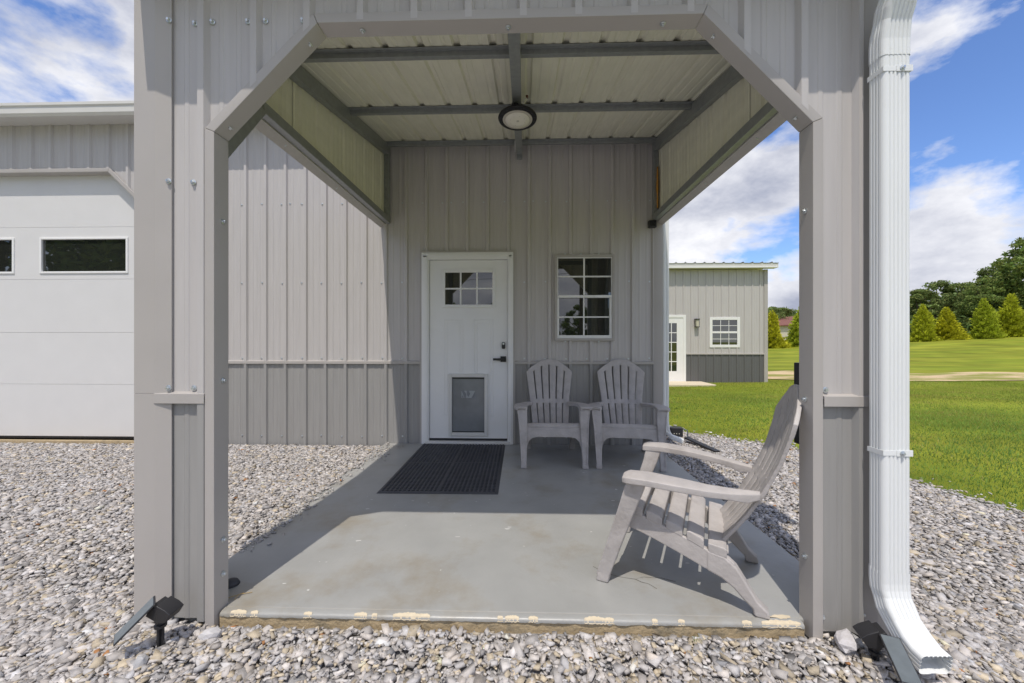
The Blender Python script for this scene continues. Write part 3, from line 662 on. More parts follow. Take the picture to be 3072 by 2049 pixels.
# ================================================================== CHAIRS
def make_chair():
    t = thing('adirondack_chair', 'x', 'chair')
    def loft4(st, name, parent, m='chair', bev=.008):      # stations: (cx,cy,cz,wx,wy) rectangles
        b = MB(); rings = []
        for (x, y, z, wx, wy) in st: rings.append([(x - wx / 2, y - wy / 2, z), (x + wx / 2, y - wy / 2, z), (x + wx / 2, y + wy / 2, z), (x - wx / 2, y + wy / 2, z)])
        b.loft(rings, m); return b.build(name, None, parent, bev)
    for s in (-1, 1):
        loft4([(s * .284, -.372, 0, .056, .060), (s * .284, -.366, .035, .054, .060), (s * .283, -.358, .045, .048, .052), (s * .286, -.302, .22, .066, .062), (s * .289, -.256, .36, .078, .072), (s * .296, -.222, .46, .088, .080), (s * .304, -.205, .528, .10, .086)], 'front_leg', t)
        # outer edge flange of the leg
        b = MB(); rings = []
        for (y, z, x, w) in ((-.400, .03, .305, .010), (-.340, .22, .318, .010), (-.296, .36, .328, .011), (-.254, .50, .345, .012)): rings.append([(s * (x - w), y, z), (s * x, y - .002, z), (s * x, y + .05, z), (s * (x - w), y + .05, z)])
        b.loft(rings, 'chair'); b.build('leg_flange', None, t, .003)
        # armrest: lofted along y
        b = MB(); rings = []
        for (y, xi, xo, z, th) in ((-.268, .262, .352, .545, .030), (-.245, .250, .372, .553, .035), (-.16, .248, .378, .556, .035), (-.03, .252, .368, .548, .035), (.09, .246, .338, .535, .035), (.18, .224, .300, .526, .035), (.245, .200, .258, .520, .045), (.296, .188, .222, .516, .032)):
            rings.append([(s * xi, y, z - th), (s * xi, y, z - .004), (s * (xi + xo) / 2, y, z + .004), (s * xo, y, z - .006), (s * xo, y, z - th), (s * (xo - .012), y, z - th), (s * (xo - .012), y, z - .018), (s * (xi + .012), y, z - .018), (s * (xi + .012), y, z - th)])
        b.loft(rings, 'chair'); b.build('armrest', None, t, .005)
        # side rail of the seat sweeping into the rear leg
        b = MB(); x0, x1 = s * .232, s * .262
        b.prism([(-.27, .352), (-.19, .342), (-.1, .314), (.02, .270), (.11, .235), (.17, .225), (.20, .2), (.15, .136), (.08, .156), (-.03, .2), (-.14, .240), (-.21, .262), (-.27, .278)], lambda a, c, d: (d, a, c), x0, x1, 'chair'); b.build('side_rail', None, t, .006)
        b = MB(); b.prism([(.085, .243), (.16, .228), (.205, .190), (.243, .130), (.283, .065), (.322, .030), (.328, 0), (.268, 0), (.262, .03), (.232, .056), (.192, .098), (.145, .130), (.085, .152)], lambda a, c, d: (d, a, c), s * .208, s * .266, 'chair'); b.build('rear_leg', None, t, .010)
    # seat: five slats on a sloping, dished curve
    seat = MB(); seat.box(-.232, .232, .135, .175, .228, .243, 'chair'); seat.box(-.232, .232, -.06, -.03, .276, .291, 'chair'); so = seat.build('seat', None, t, .004)
    yz = [(-.268, .374), (-.245, .390), (-.19, .380), (-.10, .352), (.02, .310), (.11, .272), (.185, .262)]
    ys = np.array([p[0] for p in yz]); zz = np.array([p[1] for p in yz])
    edges = [-.268, -.180, -.092, -.004, .084, .175]
    for k in range(5):
        b = MB(); rings = []; y0, y1 = edges[k] + (.008 if k else 0), edges[k + 1] - .008
        for i in range(6):
            y = y0 + (y1 - y0) * i / 5; z = float(np.interp(y, ys, zz)); e_ = .006 if i in (0, 5) else 0
            rings.append([(-.264, y, z - .046), (-.264, y, z - e_), (.264, y, z - e_), (.264, y, z - .046)])
        b.loft(rings, 'chair'); b.build('slat', None, so, .005)
    # front apron, arched between the legs
    top = [(-.262, .352), (.262, .352)]; pl = [(.262, .352), (-.262, .352), (-.262, .10), (-.254, .17), (-.235, .228), (-.205, .256), (-.16, .266), (.16, .266), (.205, .256), (.235, .228), (.254, .17), (.262, .10)]
    b = MB(); b.prism(pl, lambda a, c, d: (a, d - (.30 if False else 0) + (c - .35) * -.0, c), -.284, -.266, 'chair')
    v = [(x, y - (.352 - z) * .16, z) for x, y, z in b.v]; b.v = v; b.build('apron', None, t, .004)
    # back: curved, fanned slats
    bz = np.array([.235, .30, .40, .52, .65, .78, .88, .975]); by = np.array([.128, .180, .246, .312, .366, .404, .426, .442])
    hwz = np.array([.235, .30, .50, .56, .80, .845, .98]); hww = np.array([.182, .190, .212, .216, .252, .258, .258])
    def Y(z): return float(np.interp(z, bz, by))
    def HW(z): return float(np.interp(z, hwz, hww))
    def arch(u): u = abs(u); return .972 - .020 * u ** 2 / .16 if u < .4 else (.952 - .062 * (u - .4) / .36 if u < .76 else .890 - .060 * (u - .76) / .24)
    def Pt(u, z, off):
        n_ = Vector((0, Y(z + .01) - Y(z - .01), .02)).normalized(); nrm_ = Vector((0, -n_.z, n_.y))    # towards the sitter
        return Vector((u * HW(z) * (1 if True else 1), Y(z) + .02 * (1 - u * u), z)) + nrm_ * off
    back = MB()
    us = np.linspace(-1, 1, 25)
    def strip(mb, zlo, zhi, f0, f1, umin=-1, umax=1, nz=3, nu=24):
        rings = []
        for u in np.linspace(umin, umax, nu + 1):
            fr_ = [Pt(u, zlo(u) + (zhi(u) - zlo(u)) * k / nz, f1) for k in range(nz + 1)]; bk_ = [Pt(u, zlo(u) + (zhi(u) - zlo(u)) * k / nz, f0) for k in range(nz + 1)]
            rings.append(fr_ + bk_[::-1])
        mb.loft(rings, 'chair')
    strip(back, lambda u: arch(u) - .066, lambda u: arch(u), -.010, .0085); bo = back.build('backrest', None, t, .004)
    back = MB(); strip(back, lambda u: .494, lambda u: .540, -.010, .0085); back.build('back_band', None, bo, .004)
    back = MB(); strip(back, lambda u: .235, lambda u: .285, -.010, .0075); back.build('back_base', None, bo, .004)
    g = .030
    for k in range(6):
        u0, u1 = -1 + 2 * k / 6 + (g if k else 0), -1 + 2 * (k + 1) / 6 - (g if k < 5 else 0)
        b = MB(); rings = []
        for i in range(15):
            tt = i / 14; row_f = []; row_b = []
            for u in np.linspace(u0, u1, 5):
                z = .237 + (arch(u) - .014 - .237) * tt; w = ((u - u0) / (u1 - u0) - .5) * 2
                row_f.append(Pt(u, z, .0102 - .0035 * w * w)); row_b.append(Pt(u, z, -.0085))
            rings.append(row_f + row_b[::-1])
        b.loft(rings, 'chair'); b.build('slat', None, bo, .003)
    return t
GRP = None
ch = make_chair(); ch.location = (.284, 2.405, 0); ch['label'] = 'weathered grey plastic slatted armchair against the wall next to the door'
c2 = copy_tree(ch); c2.location = (1.024, 2.38, 0); c2.rotation_euler = (0, 0, R(-7)); c2['label'] = 'weathered grey plastic slatted armchair below the right edge of the window, by the wall corner'
c3 = copy_tree(ch); c3.location = (.848, .412, 0); c3.rotation_euler = (0, 0, R(-115)); c3['label'] = 'sunlit grey plastic slatted armchair turned sideways with its back against the post'
for o in (ch, c2, c3): o['group'] = 'grey slatted porch chairs'

# ================================================================== DOORMAT
t = thing('rubber_mat', 'black perforated rubber mat lying before the entry door', 'doormat', (-.673, 2.13, 0), R(.5))
mw, md = .47, .755; x0, x1, y0, y1 = -mw, mw, -md, md - .0; bw = .022
b = MB()
b.add([(x0, y0, .001), (x1, y0, .001), (x1, y1, .001), (x0, y1, .001), (x0 + bw, y0 + bw, .013), (x1 - bw, y0 + bw, .013), (x1 - bw, y1 - bw, .013), (x0 + bw, y1 - bw, .013)], [(0, 1, 5, 4), (1, 2, 6, 5), (2, 3, 7, 6), (3, 0, 4, 7)], 'rubber'); b.build('bevelled_border', None, t)
b = MB(); b.add([(x0 + .01, y0 + .01, .003), (x1 - .01, y0 + .01, .003), (x1 - .01, y1 - .01, .003), (x0 + .01, y1 - .01, .003)], [(0, 1, 2, 3)], 'blackmetal'); b.build('underside', None, t)
# top web with round holes: each cell an octagon hole in a square
b = MB(); nxh, nyh = 26, 44; ix0, ix1, iy0, iy1 = x0 + bw, x1 - bw, y0 + bw, y1 - bw
wide = .014
cw = (ix1 - ix0 - wide) / nxh; chh = (iy1 - iy0 - wide) / nyh
def xe(i): return ix0 + i * cw + (wide if i >= nxh / 2 + .0 else 0)
def ye(j): return iy0 + j * chh + (wide if j >= nyh / 2 + .0 else 0)
for i in range(nxh):
    for j in range(nyh):
        xa, ya = xe(i), ye(j); xb, yb = xa + cw, ya + chh; mx, my = (xa + xb) / 2, (ya + yb) / 2; rr = .40
        sq = [(xa, ya), (mx, ya), (xb, ya), (xb, my), (xb, yb), (mx, yb), (xa, yb), (xa, my)]
        oc = [(mx + cw * rr * math.cos(R(a)), my + chh * rr * math.sin(R(a))) for a in (225, 270, 315, 0, 45, 90, 135, 180)]
        b.add([(p[0], p[1], .013) for p in sq] + [(p[0], p[1], .0125) for p in oc] + [(p[0], p[1], .0035) for p in oc], [(k, (k + 1) % 8, 8 + (k + 1) % 8, 8 + k) for k in range(8)] + [(8 + k, 8 + (k + 1) % 8, 16 + (k + 1) % 8, 16 + k) for k in range(8)], 'rubber')
xm = ix0 + nxh / 2 * cw; ym = iy0 + nyh / 2 * chh
b.add([(xm, iy0, .013), (xm + wide, iy0, .013), (xm + wide, iy1, .013), (xm, iy1, .013)], [(0, 1, 2, 3)], 'rubber')
b.add([(ix0, ym, .0131), (ix1, ym, .0131), (ix1, ym + wide, .0131), (ix0, ym + wide, .0131)], [(0, 1, 2, 3)], 'rubber')
raw_build(b, 'perforated_web', t)['kind'] = 'stuff'

# ================================================================== SOLAR SPOTLIGHTS
def solar(loc, label, head_rot, pa, pb, w, wv=None):
    t = thing('solar_spotlight', label, 'garden light', loc, 0, 'solar spotlights at the porch piers')
    b = MB(); b.box(-.004, .004, -.013, .013, -.05, .10, 'black'); b.box(-.013, .013, -.004, .004, -.05, .10, 'black'); b.lathe([(.015, .085), (.021, .088), (.021, .098), (.014, .10), (.014, .112), (.02, .114), (.02, .122), (.013, .13)], (0, 0, 0), 14, 'black'); b.build('stake', None, t)
    b = MB(); b.box(-.030, .030, -.032, .032, -.024, .024, 'black'); b.box(.0302, .036, -.027, .027, -.019, .019, 'blackmetal'); hd = b.build('lamp_head', None, t, .006); hd.location = (.005, 0, .155); hd.rotation_euler = head_rot
    b = MB(); b.prism([(-.024, .025), (-.008, .052), (.03, .056), (.036, .03), (.036, -.01), (.03, -.01)], lambda a, c, d: (c, d, a), -.034, .034, 'black'); hood = b.build('hood', None, t, .003); hood.location = (.005, 0, .155); hood.rotation_euler = head_rot
    pa, pb = Vector(pa) - Vector(loc), Vector(pb) - Vector(loc); d = (pb - pa).normalized(); yv = Vector((0, 0, 1)).cross(d).normalized()
    if wv: yv = Vector(wv); yv = (yv - d * yv.dot(d)).normalized()
    zv = d.cross(yv)
    if zv.z < 0: yv = -yv; zv = -zv
    L_ = (pb - pa).length
    rot_ = Matrix((d, yv, zv)).transposed().to_euler()
    b = MB(); b.box(-L_ / 2, L_ / 2, -w / 2, w / 2, -.006, .0, 'black'); pn = b.build('panel', None, t, .003); pn.location = (pa + pb) / 2; pn.rotation_euler = rot_
    b = MB(); b.box(-L_ / 2 + .005, L_ / 2 - .005, -w / 2 + .004, w / 2 - .004, -.001, .0012, 'solar'); b.build('solar_cells', None, pn)
    b = MB(); b.tube([(.0, 0, .145), pa + d * .02 - zv * .008], .009, 8, 'black'); b.build('hinge', None, t)
    return t
solar((-1.452, -.115, -.055), 'black solar spotlight staked beside the left pier, panel tilted away from the porch', (0, R(28), 0), (-1.462, -.130, .150), (-1.552, -.205, .040), .066, (.043, -.046, -.006))
solar((1.340, -.105, -.105), 'black solar spotlight staked between the right pier and downspout outlet', (0, R(28), R(165)), (1.352, -.150, .085), (1.292, -.305, .030), .062)

# dark drain-cap hump behind the left jamb
b = MB(); b.lathe([(.0005, .026), (.016, .024), (.030, .016), (.038, .0)], (0, 0, 0), 18, 'rubber'); o = b.build('rubber_dome', smooth=True); o.location = (-1.412, .215, .0); tag(o, 'small dark rubber dome on the slab beside the left opening jamb', 'cap')
b = MB(); b.tube([(-1.36, .10, .004), (-1.31, .135, .006), (-1.265, .155, .004)], .0016, 5, 'dirtw'); b.tube([(-1.30, .15, .004), (-1.305, .125, .012), (-1.31, .10, .004)], .0014, 5, 'dirtw'); tag(b.build('straw'), 'thin dry straw lying on the slab by the left jamb', 'straw')
# things on the ground by the rear right corner
t = thing('solar_ground_light', 'black flat solar light lying on the gravel behind the far chair', 'garden light', (1.86, 3.34, .0), R(-8))
b = MB(); b.box(-.13, .10, -.05, .05, .0, .11, 'black'); b.build('body', None, t, .006)
b = MB()
for i in range(6): b.box(-.10 + i * .03, -.09 + i * .03, -.0535, -.0498, .035, .043, 'lens')
b.build('led_row', None, t)
b = MB(); b.tube([(.10, -.03, .10), (.15, -.05, .08), (.15, -.06, .0)], .008, 6, 'solar'); b.build('bracket', None, t)
b = MB(); b.beam((1.98, 3.25, .0), (2.14, 2.80, -.045), .07, .02, m='black'); o = b.build('black_bar', None, None, .003); tag(o, 'flat black plastic bar lying on gravel near the rear wall corner', 'bar')

# loose rocks at the pier feet
def rock(loc, sc, seed, label, tint=(.42, .42, .43)):
    r = random.Random(seed); import bmesh
    bm = bmesh.new(); bmesh.ops.create_icosphere(bm, subdivisions=2, radius=1)
    for v in bm.verts:
        v.co = Vector((v.co.x * sc[0], v.co.y * sc[1], v.co.z * sc[2])) * r.uniform(.82, 1.1)
    me = bpy.data.meshes.new('rock'); bm.to_mesh(me); bm.free()
    a = me.color_attributes.new('tint', 'FLOAT_COLOR', 'POINT'); a.data.foreach_set('color', np.tile([*tint, 1], len(me.vertices)).astype(np.float32))
    me.materials.append(M['stone']); o = link('rock', me); o.location = loc; o.rotation_euler = (r.uniform(-.2, .2), r.uniform(-.2, .2), r.uniform(0, 6)); return tag(o, label, 'rock', 'loose rocks')
rock((1.272, -.055, -.008), (.058, .036, .026), 5, 'pale angular rock lying against the right pier beside the spotlight', (.55, .53, .54))
rock((-1.452, -.20, -.05), (.027, .024, .032), 8, 'grey rock propped in front of the left spotlight stake')
rock((-1.29, -.06, -.035), (.045, .035, .025), 9, 'pale rock at the foot of the left jamb', (.55, .54, .55))

# ================================================================== GRAVEL STONES
ico_v = np.array([(x, y, z) for x in (-1, 1) for y in (-1, 1) for z in (-1, 1)], float) * .8
tri = np.array([(0, 1, 3), (0, 3, 2), (4, 6, 7), (4, 7, 5), (0, 4, 5), (0, 5, 1), (2, 3, 7), (2, 7, 6), (0, 2, 6), (0, 6, 4), (1, 5, 7), (1, 7, 3)])
NV = 8
def inpoly(x, y, poly):
    c = np.zeros(len(x), bool); n_ = len(poly)
    for i in range(n_):
        xa, ya = poly[i]; xb, yb = poly[i - 1]
        cond = ((ya > y) != (yb > y)); xi = (xb - xa) * (y - ya) / (yb - ya + 1e-12) + xa; c ^= cond & (x < xi)
    return c
def stones(name, x, y, rad, seed, zoff):
    g = np.random.default_rng(seed); n_ = len(x)
    scl = np.stack([rad * g.uniform(.9, 1.5, n_), rad * g.uniform(.6, 1.0, n_), rad * g.uniform(.28, .55, n_)], 1)
    v = (ico_v[None] * g.uniform(.45, 1.2, (n_, NV, 3)) + g.normal(0, .1, (n_, NV, 3))) * scl[:, None, :]
    yaw = g.uniform(0, 2 * np.pi, n_); tx = g.normal(0, .24, n_); ty = g.normal(0, .24, n_)
    def rot(v, a, i, j):
        c, s_ = np.cos(a)[:, None], np.sin(a)[:, None]; o = v.copy(); o[:, :, i] = v[:, :, i] * c - v[:, :, j] * s_; o[:, :, j] = v[:, :, i] * s_ + v[:, :, j] * c; return o
    v = rot(v, tx, 1, 2); v = rot(v, ty, 0, 2); v = rot(v, yaw, 0, 1)
    v += np.stack([x, y, zoff + g.uniform(-.006, .010, n_)], 1)[:, None, :]
    t_ = (tri[None] + (np.arange(n_) * NV)[:, None, None]).reshape(-1, 3)
    val = np.clip(g.normal(.45, .075, n_), .2, .74); hue = g.normal(0, 1, n_)
    col = np.stack([val * (1.05 + .02 * hue), val * .99, val * (.95 - .025 * hue)], 1)
    tan = g.random(n_) < .09 + .09 * (np.abs(y + .1) < .35) * (np.abs(x) < 1.8); col[tan] = val[tan, None] * np.array([1.12, .96, .72]); dk = g.random(n_) < .05; col[dk] *= .6; wt = g.random(n_) < .10; col[wt] = np.clip(col[wt] * 1.3, 0, .72)
    og = g.random(n_) < .004; col[og] = np.array([.38, .18, .07])
    return fast_mesh(name, v.reshape(-1, 3), t_, np.repeat(col, NV, 0), M['stone'])
def scatter(n_, x0, x1, y0, y1, seed):
    g = np.random.default_rng(seed); x = g.uniform(x0, x1, n_); y = g.uniform(y0, y1, n_)
    d = y + 1.665
    jx = g.normal(0, .05, n_) * (1 + 1.8 * (g.random(n_) < .1)); keep = inpoly(x + jx, y + jx, GRAV) & (d > .55) & (np.abs(x + .03 * d) < d * 1.65 + .5)
    keep &= ~((x > -1.59) & (x < 1.465) & (y > .06)) & ~((y > 0.02) & (y < .3) & (x > -1.68) & (x < 1.535)) & ~((y > 2.86) & (x < 1.56))
    keep &= ~((y > -.002) & (y < .06) & (x > -1.33) & (x < 1.19))
    return x[keep], y[keep], g
parts = []
x, y, g = scatter(60000, -3.4, 3.6, -1.1, .25, 1); parts.append((x, y, g.lognormal(math.log(.0108), .42, len(x)).clip(.006, .032)))
x, y, g = scatter(125000, -7.2, -1.5, -.7, 3.0, 2); parts.append((x, y, g.lognormal(math.log(.0110), .38, len(x)).clip(.007, .032)))
x, y, g = scatter(80000, 1.4, 4.6, -.6, 4.4, 3); parts.append((x, y, g.lognormal(math.log(.0114), .36, len(x)).clip(.007, .032)))
gx_ = np.concatenate([p[0] for p in parts]); gy_ = np.concatenate([p[1] for p in parts]); gr_ = np.concatenate([p[2] for p in parts])
zo = -.060 + .028 * np.clip((gy_ - .3) / 2.0, 0, 1) * (gx_ < -1.5) + .010 * (np.abs(gy_ + .06) < .12) - .004 * np.clip(-gy_, 0, 1)
me = stones('gravel', gx_, gy_, gr_, 5, zo); tag(link('gravel', me), 'loose pale grey crushed stone spread round the porch', 'gravel', kind='stuff')
# a few stones spilled on the left margin of the slab
g = np.random.default_rng(9); n_ = 420; x = -1.60 + np.abs(g.normal(0, .05, n_)); y = g.uniform(.5, 2.85, n_); x = np.where(y > 2.2, x + np.abs(g.normal(0, .06, n_)), x)
me = stones('gravel', x, y, g.lognormal(math.log(.009), .3, n_).clip(.004, .018), 6, np.full(n_, .006)); tag(link('gravel', me), 'small stones spilled over the left margin of the slab', 'gravel', kind='stuff')

# ================================================================== GRASS
def grass(name, n_, x0, x1, y0, y1, seed, h0, h1, w):
    g = np.random.default_rng(seed); x = g.uniform(x0, x1, n_); t_ = g.random(n_); y = y0 + (y1 - y0) * t_ ** 1.5
    edge = [(px + .05 * math.sin(px * 9 + py * 7), py) for px, py in GRAV]
    jit = g.normal(0, .05, n_) * (1 + 2.6 * (g.random(n_) < .18)); keep = ~inpoly(x + jit, y + jit, edge) & (x > 1.75) & (np.abs(x) < (y + 1.665) * 1.55 + 1.0)
    keep &= ~((x > 4.2) & (x < 7.6) & (y > 10.95)) & ~((y > 11.6) & (y < 15.4) & (g.random(n_) < .9))
    x, y = x[keep], y[keep]; m_ = len(x)
    z = np.array([ground_z(a, c) for a, c in zip(x, y)])
    a = g.uniform(0, 2 * np.pi, m_); h = g.uniform(h0, h1, m_) * (1 + .35 * np.sin(x * 2.1) * np.sin(y * 1.7)); lean = g.normal(0, .6, (m_, 2)) * h[:, None] * .8
    ww = w * g.uniform(.7, 1.4, m_) * (1 + y * .06)
    v = np.zeros((m_, 3, 3)); v[:, 0] = np.stack([x - np.cos(a) * ww, y - np.sin(a) * ww, z - .005], 1); v[:, 1] = np.stack([x + np.cos(a) * ww, y + np.sin(a) * ww, z - .005], 1)
    v[:, 2] = np.stack([x + lean[:, 0], y + lean[:, 1], z + h], 1)
    base = np.array([.24, .36, .075]); dry = np.array([.45, .40, .14]); dp = np.array([.175, .315, .085])
    patch = .5 + .5 * np.sin(x * .9 + 1.3 * np.sin(y * .8)) * np.sin(y * 1.1 + x * .35)
    c = base * (1 - patch[:, None] * .8) + dp * patch[:, None] * .8
    c *= (1 + .14 * np.sin(x * 3.1 + 2 * np.sin(y * 2.3)) * np.sin(y * 3.7 + 1.5 * np.sin(x * 1.9)) + .10 * np.sin(x * .7 + y * .5))[:, None]
    far = np.clip((y - 4.5) / 5, 0, 1)[:, None]; c = c * (1 - far * .6) + np.array([.37, .41, .06]) * far * .6
    dryp = np.clip(np.sin(x * 1.7 + 2 * np.sin(y * .9)) * np.sin(y * 2.3 + 1.7 * np.sin(x * .6)) - .35, 0, 1); dm = g.random(m_) < .10 + .5 * dryp; c[dm] = dry * (.75 + .25 * g.random((int(dm.sum()), 1))); c *= g.uniform(.7, 1.25, (m_, 1))
    me = fast_mesh(name, v.reshape(-1, 3), np.arange(m_ * 3).reshape(-1, 3), np.repeat(c, 3, 0), M['grass']); return me
me = grass('grass', 330000, 1.8, 15, .2, 13, 4, .012, .036, .003); tag(link('grass', me), 'short mown green lawn grass', 'grass', kind='stuff')
# green tuft at the slab edge
g = np.random.default_rng(2); v = []; c_ = []
for i in range(26):
    a = g.uniform(0, 6.28); q = g.uniform(.01, .045); bx_, by_ = .70 + g.normal(0, .008), -.035 + g.normal(0, .006)
    v += [(bx_ - .0015, by_, -.06), (bx_ + .0015, by_, -.06), (bx_ + math.cos(a) * q, by_ + math.sin(a) * q * .6, -.06 + g.uniform(.02, .06))]; c_ += [(.12, .22, .04)] * 3
tag(link('grass_tuft', fast_mesh('grass_tuft', v, np.arange(len(v)).reshape(-1, 3), np.array(c_), M['grass'])), 'small green grass tuft sprouting from gravel at the slab edge', 'grass tuft')

# ================================================================== SHED
SY = 11.0
SH = thing('metal_shed', 'small grey metal shed with charcoal lower band standing on the lawn', 'shed', (0, SY, 0))
mapS = lambda a, c, d: (a, -d, c)
sh_holes = ((4.02, 5.06, -1, 1.985), (5.85, 6.72, 1.02, 1.90))
for p, q in ((3.2, 4.1), (4.1, 5.05), (5.05, 6.0), (6.0, 6.95), (6.95, 7.50)):
    b = MB(); ribbed(b, p, q, .80, 3.42, mapS, 'panel', .236, .06, sh_holes, rib=.02); raw_build(b, 'wall_panel', SH)
    b = MB(); ribbed(b, p, q, -.22, .785, mapS, 'charcoal', .236, .06, sh_holes, rib=.02); raw_build(b, 'wainscot_panel', SH) if b.f else None
b = MB(); b.prism([(0, .81), (-.03, .80), (-.03, .765), (0, .775)], lambda a, c, d: (d, a, c), 5.084, 7.49, 'trim'); b.build('drip_trim', None, SH)
b = MB(); b.prism([(7.49, -.028), (7.60, -.028), (7.60, .10), (7.575, .10), (7.575, .0), (7.49, .0)], lambda a, c, d: (a, c, d), -.22, 3.42, 'trim'); b.build('corner_trim', None, SH)
b = MB(); ribbed(b, .06, 4.0, -.22, lambda a: 3.42 - .06 * a, lambda a, c, d: (7.57 + d, a, c), 'panel', .236, .1); raw_build(b, 'side_wall', SH)
box('back_wall', 3.2, 7.57, 4.0, 4.03, -.22, 3.2, 'panel', SH)
b = MB(); ribbed(b, 3.0, 7.80, -.26, 4.2, lambda a, c, d: (a, c, 3.585 - .06 * (c + .26) + d), 'roofgreen', .29, .05, back='gutter', rib=.032); raw_build(b, 'roof', SH)
b = MB(); b.prism([(-.24, 3.44), (-.24, 3.585), (-.225, 3.585), (-.225, 3.455), (0, 3.455), (0, 3.44)], lambda a, c, d: (d, a, c), 3.0, 7.79, 'gutter'); b.prism([(-.252, 3.44), (-.252, 3.475), (-.2405, 3.475), (-.2405, 3.44)], lambda a, c, d: (d, a, c), 3.0, 7.79, 'white'); b.build('fascia', None, SH)
b = MB(); ringframe(b, 4.02, 5.084, -.12, 2.005, .085, -.024, .05, 'white'); b.build('door_frame', None, SH, .004)
b = MB(); plate(b, 4.105, 4.998, -.03, 1.92, [(4.30, 4.803, .24, 1.75)], -.01, .03, 'white'); sd = raw_build(b, 'door', SH)
box('glazing', 4.30, 4.803, .005, .012, .24, 1.75, 'glass', sd)
b = MB()
for x in (4.4675, 4.6355): b.box(x - .012, x + .012, -.008, .004, .24, 1.75, 'white')
for k in range(1, 5): z = .24 + k * 1.51 / 5; b.box(4.30, 4.803, -.0075, .0035, z - .012, z + .012, 'white')
b.build('muntin', None, sd)
b = MB(); ringframe(b, 5.818, 6.752, .987, 1.933, .085, -.022, .03, 'white'); b.box(5.903, 6.667, -.018, .03, 1.43, 1.49, 'white'); sw = b.build('window', None, SH, .003)
for z0, z1 in ((1.072, 1.43), (1.49, 1.848)):
    for k in range(3):
        w_ = .764 / 3; xa = 5.903 + k * w_
        for zz0, zz1 in ((z0, (z0 + z1) / 2), ((z0 + z1) / 2, z1)): box('pane', xa, xa + w_, .0, .006, zz0, zz1, 'glass', sw)
b = MB()
for z0, z1 in ((1.072, 1.43), (1.49, 1.848)):
    for k in (1, 2): x = 5.903 + k * .764 / 3; b.box(x - .008, x + .008, -.012, -.001, z0, z1, 'white')
    zc = (z0 + z1) / 2; b.box(5.903, 6.667, -.0115, -.0012, zc - .008, zc + .008, 'white')
b.build('muntin', None, sw)
t = thing('wall_lantern', 'small dark wall lantern between the shed door and its window', 'lamp', (5.40, SY - .02, 1.62))
b = MB(); b.box(-.065, .065, -.12, .0, .235, .262, 'blackmetal'); b.box(-.045, .045, -.02, .0, .0, .235, 'blackmetal'); b.box(-.06, .06, -.115, .0, 0, .02, 'blackmetal')
for x in (-.055, .047): b.box(x, x + .008, -.112, -.104, .02, .235, 'blackmetal')
b.build('frame', None, t); b = MB(); b.box(-.045, .045, -.10, -.021, .02, .235, 'lampglass'); b.build('glass', None, t)
b = MB(); b.box(3.2, 5.55, SY - 1.0, SY - .03, -.2, -.075, 'chip'); tag(b.build('concrete_pad', None, None, .01), kind='structure')

# ================================================================== TREES
def leaf_cloud(cent, rad, per, size, g, tint, flat=.6, tri_only=False, up=.0):
    n_ = len(cent) * per
    c = np.repeat(cent, per, 0); r = np.repeat(rad, per)
    d = g.normal(0, 1, (n_, 3)); d /= np.linalg.norm(d, axis=1)[:, None]; q = g.uniform(.35, 1.05, n_) ** .6
    p = c + d * (r * q)[:, None] * np.array([1, 1, flat])
    a = g.normal(0, 1, (n_, 3)); a[:, 2] += up; a /= np.linalg.norm(a, axis=1)[:, None]; b_ = np.cross(a, g.normal(0, 1, (n_, 3))); b_ /= np.linalg.norm(b_, axis=1)[:, None]
    s_ = size * g.uniform(.6, 1.4, n_)[:, None]
    v = np.stack([p - a * s_ - b_ * s_ * .35, p + b_ * s_ * .5, p + a * s_, p - b_ * s_ * .5], 1)
    t_ = (np.array([[0, 1, 2], [0, 2, 3]])[None] + (np.arange(n_) * 4)[:, None, None]).reshape(-1, 3)
    col = np.asarray(tint)[None] * g.uniform(.65, 1.35, (n_, 1)) * np.repeat(g.uniform(.75, 1.25, (len(cent), 1)), per, 0)
    col[:, 0] *= g.uniform(.85, 1.2, n_)
    return v.reshape(-1, 3), t_, np.repeat(col, 4, 0)
def broad_mesh(seed, h, w, tint, nclump=70, per=110, size=.26, base=.18):
    g = np.random.default_rng(seed); cs_ = []; rs_ = []
    for i in range(nclump):
        t_ = g.uniform(base, 1.0); prof = math.sin(math.pi * min(1, (t_ - base) / (1 - base) * .82 + .16)) ** .6
        a = g.uniform(0, 2 * np.pi); q = g.uniform(.35, 1.0) ** .5 * prof * w / 2
        cs_.append((math.cos(a) * q, math.sin(a) * q, t_ * h * .95)); rs_.append(g.uniform(.09, .17) * w)
    v, t_, c = leaf_cloud(np.array(cs_), np.array(rs_), per, size, g, tint, .55)
    crown = fast_mesh('crown', v, t_, c, M['leaf'])
    b = MB(); b.tube([(0, 0, -.3), (.05, 0, h * .3), (-.04, .06, h * .6), (.03, 0, h * .88)], [w * .045, w * .035, w * .022, w * .006], 8, 'bark')
    for i in range(7):
        c0 = cs_[i * 3]; z0 = h * g.uniform(.2, .55); b.tube([(0, 0, z0), (c0[0] * .5, c0[1] * .5, (z0 + c0[2]) / 2 + .1), c0], [w * .018, w * .012, w * .005], 6, 'bark')
    return crown, b.mesh('trunk')
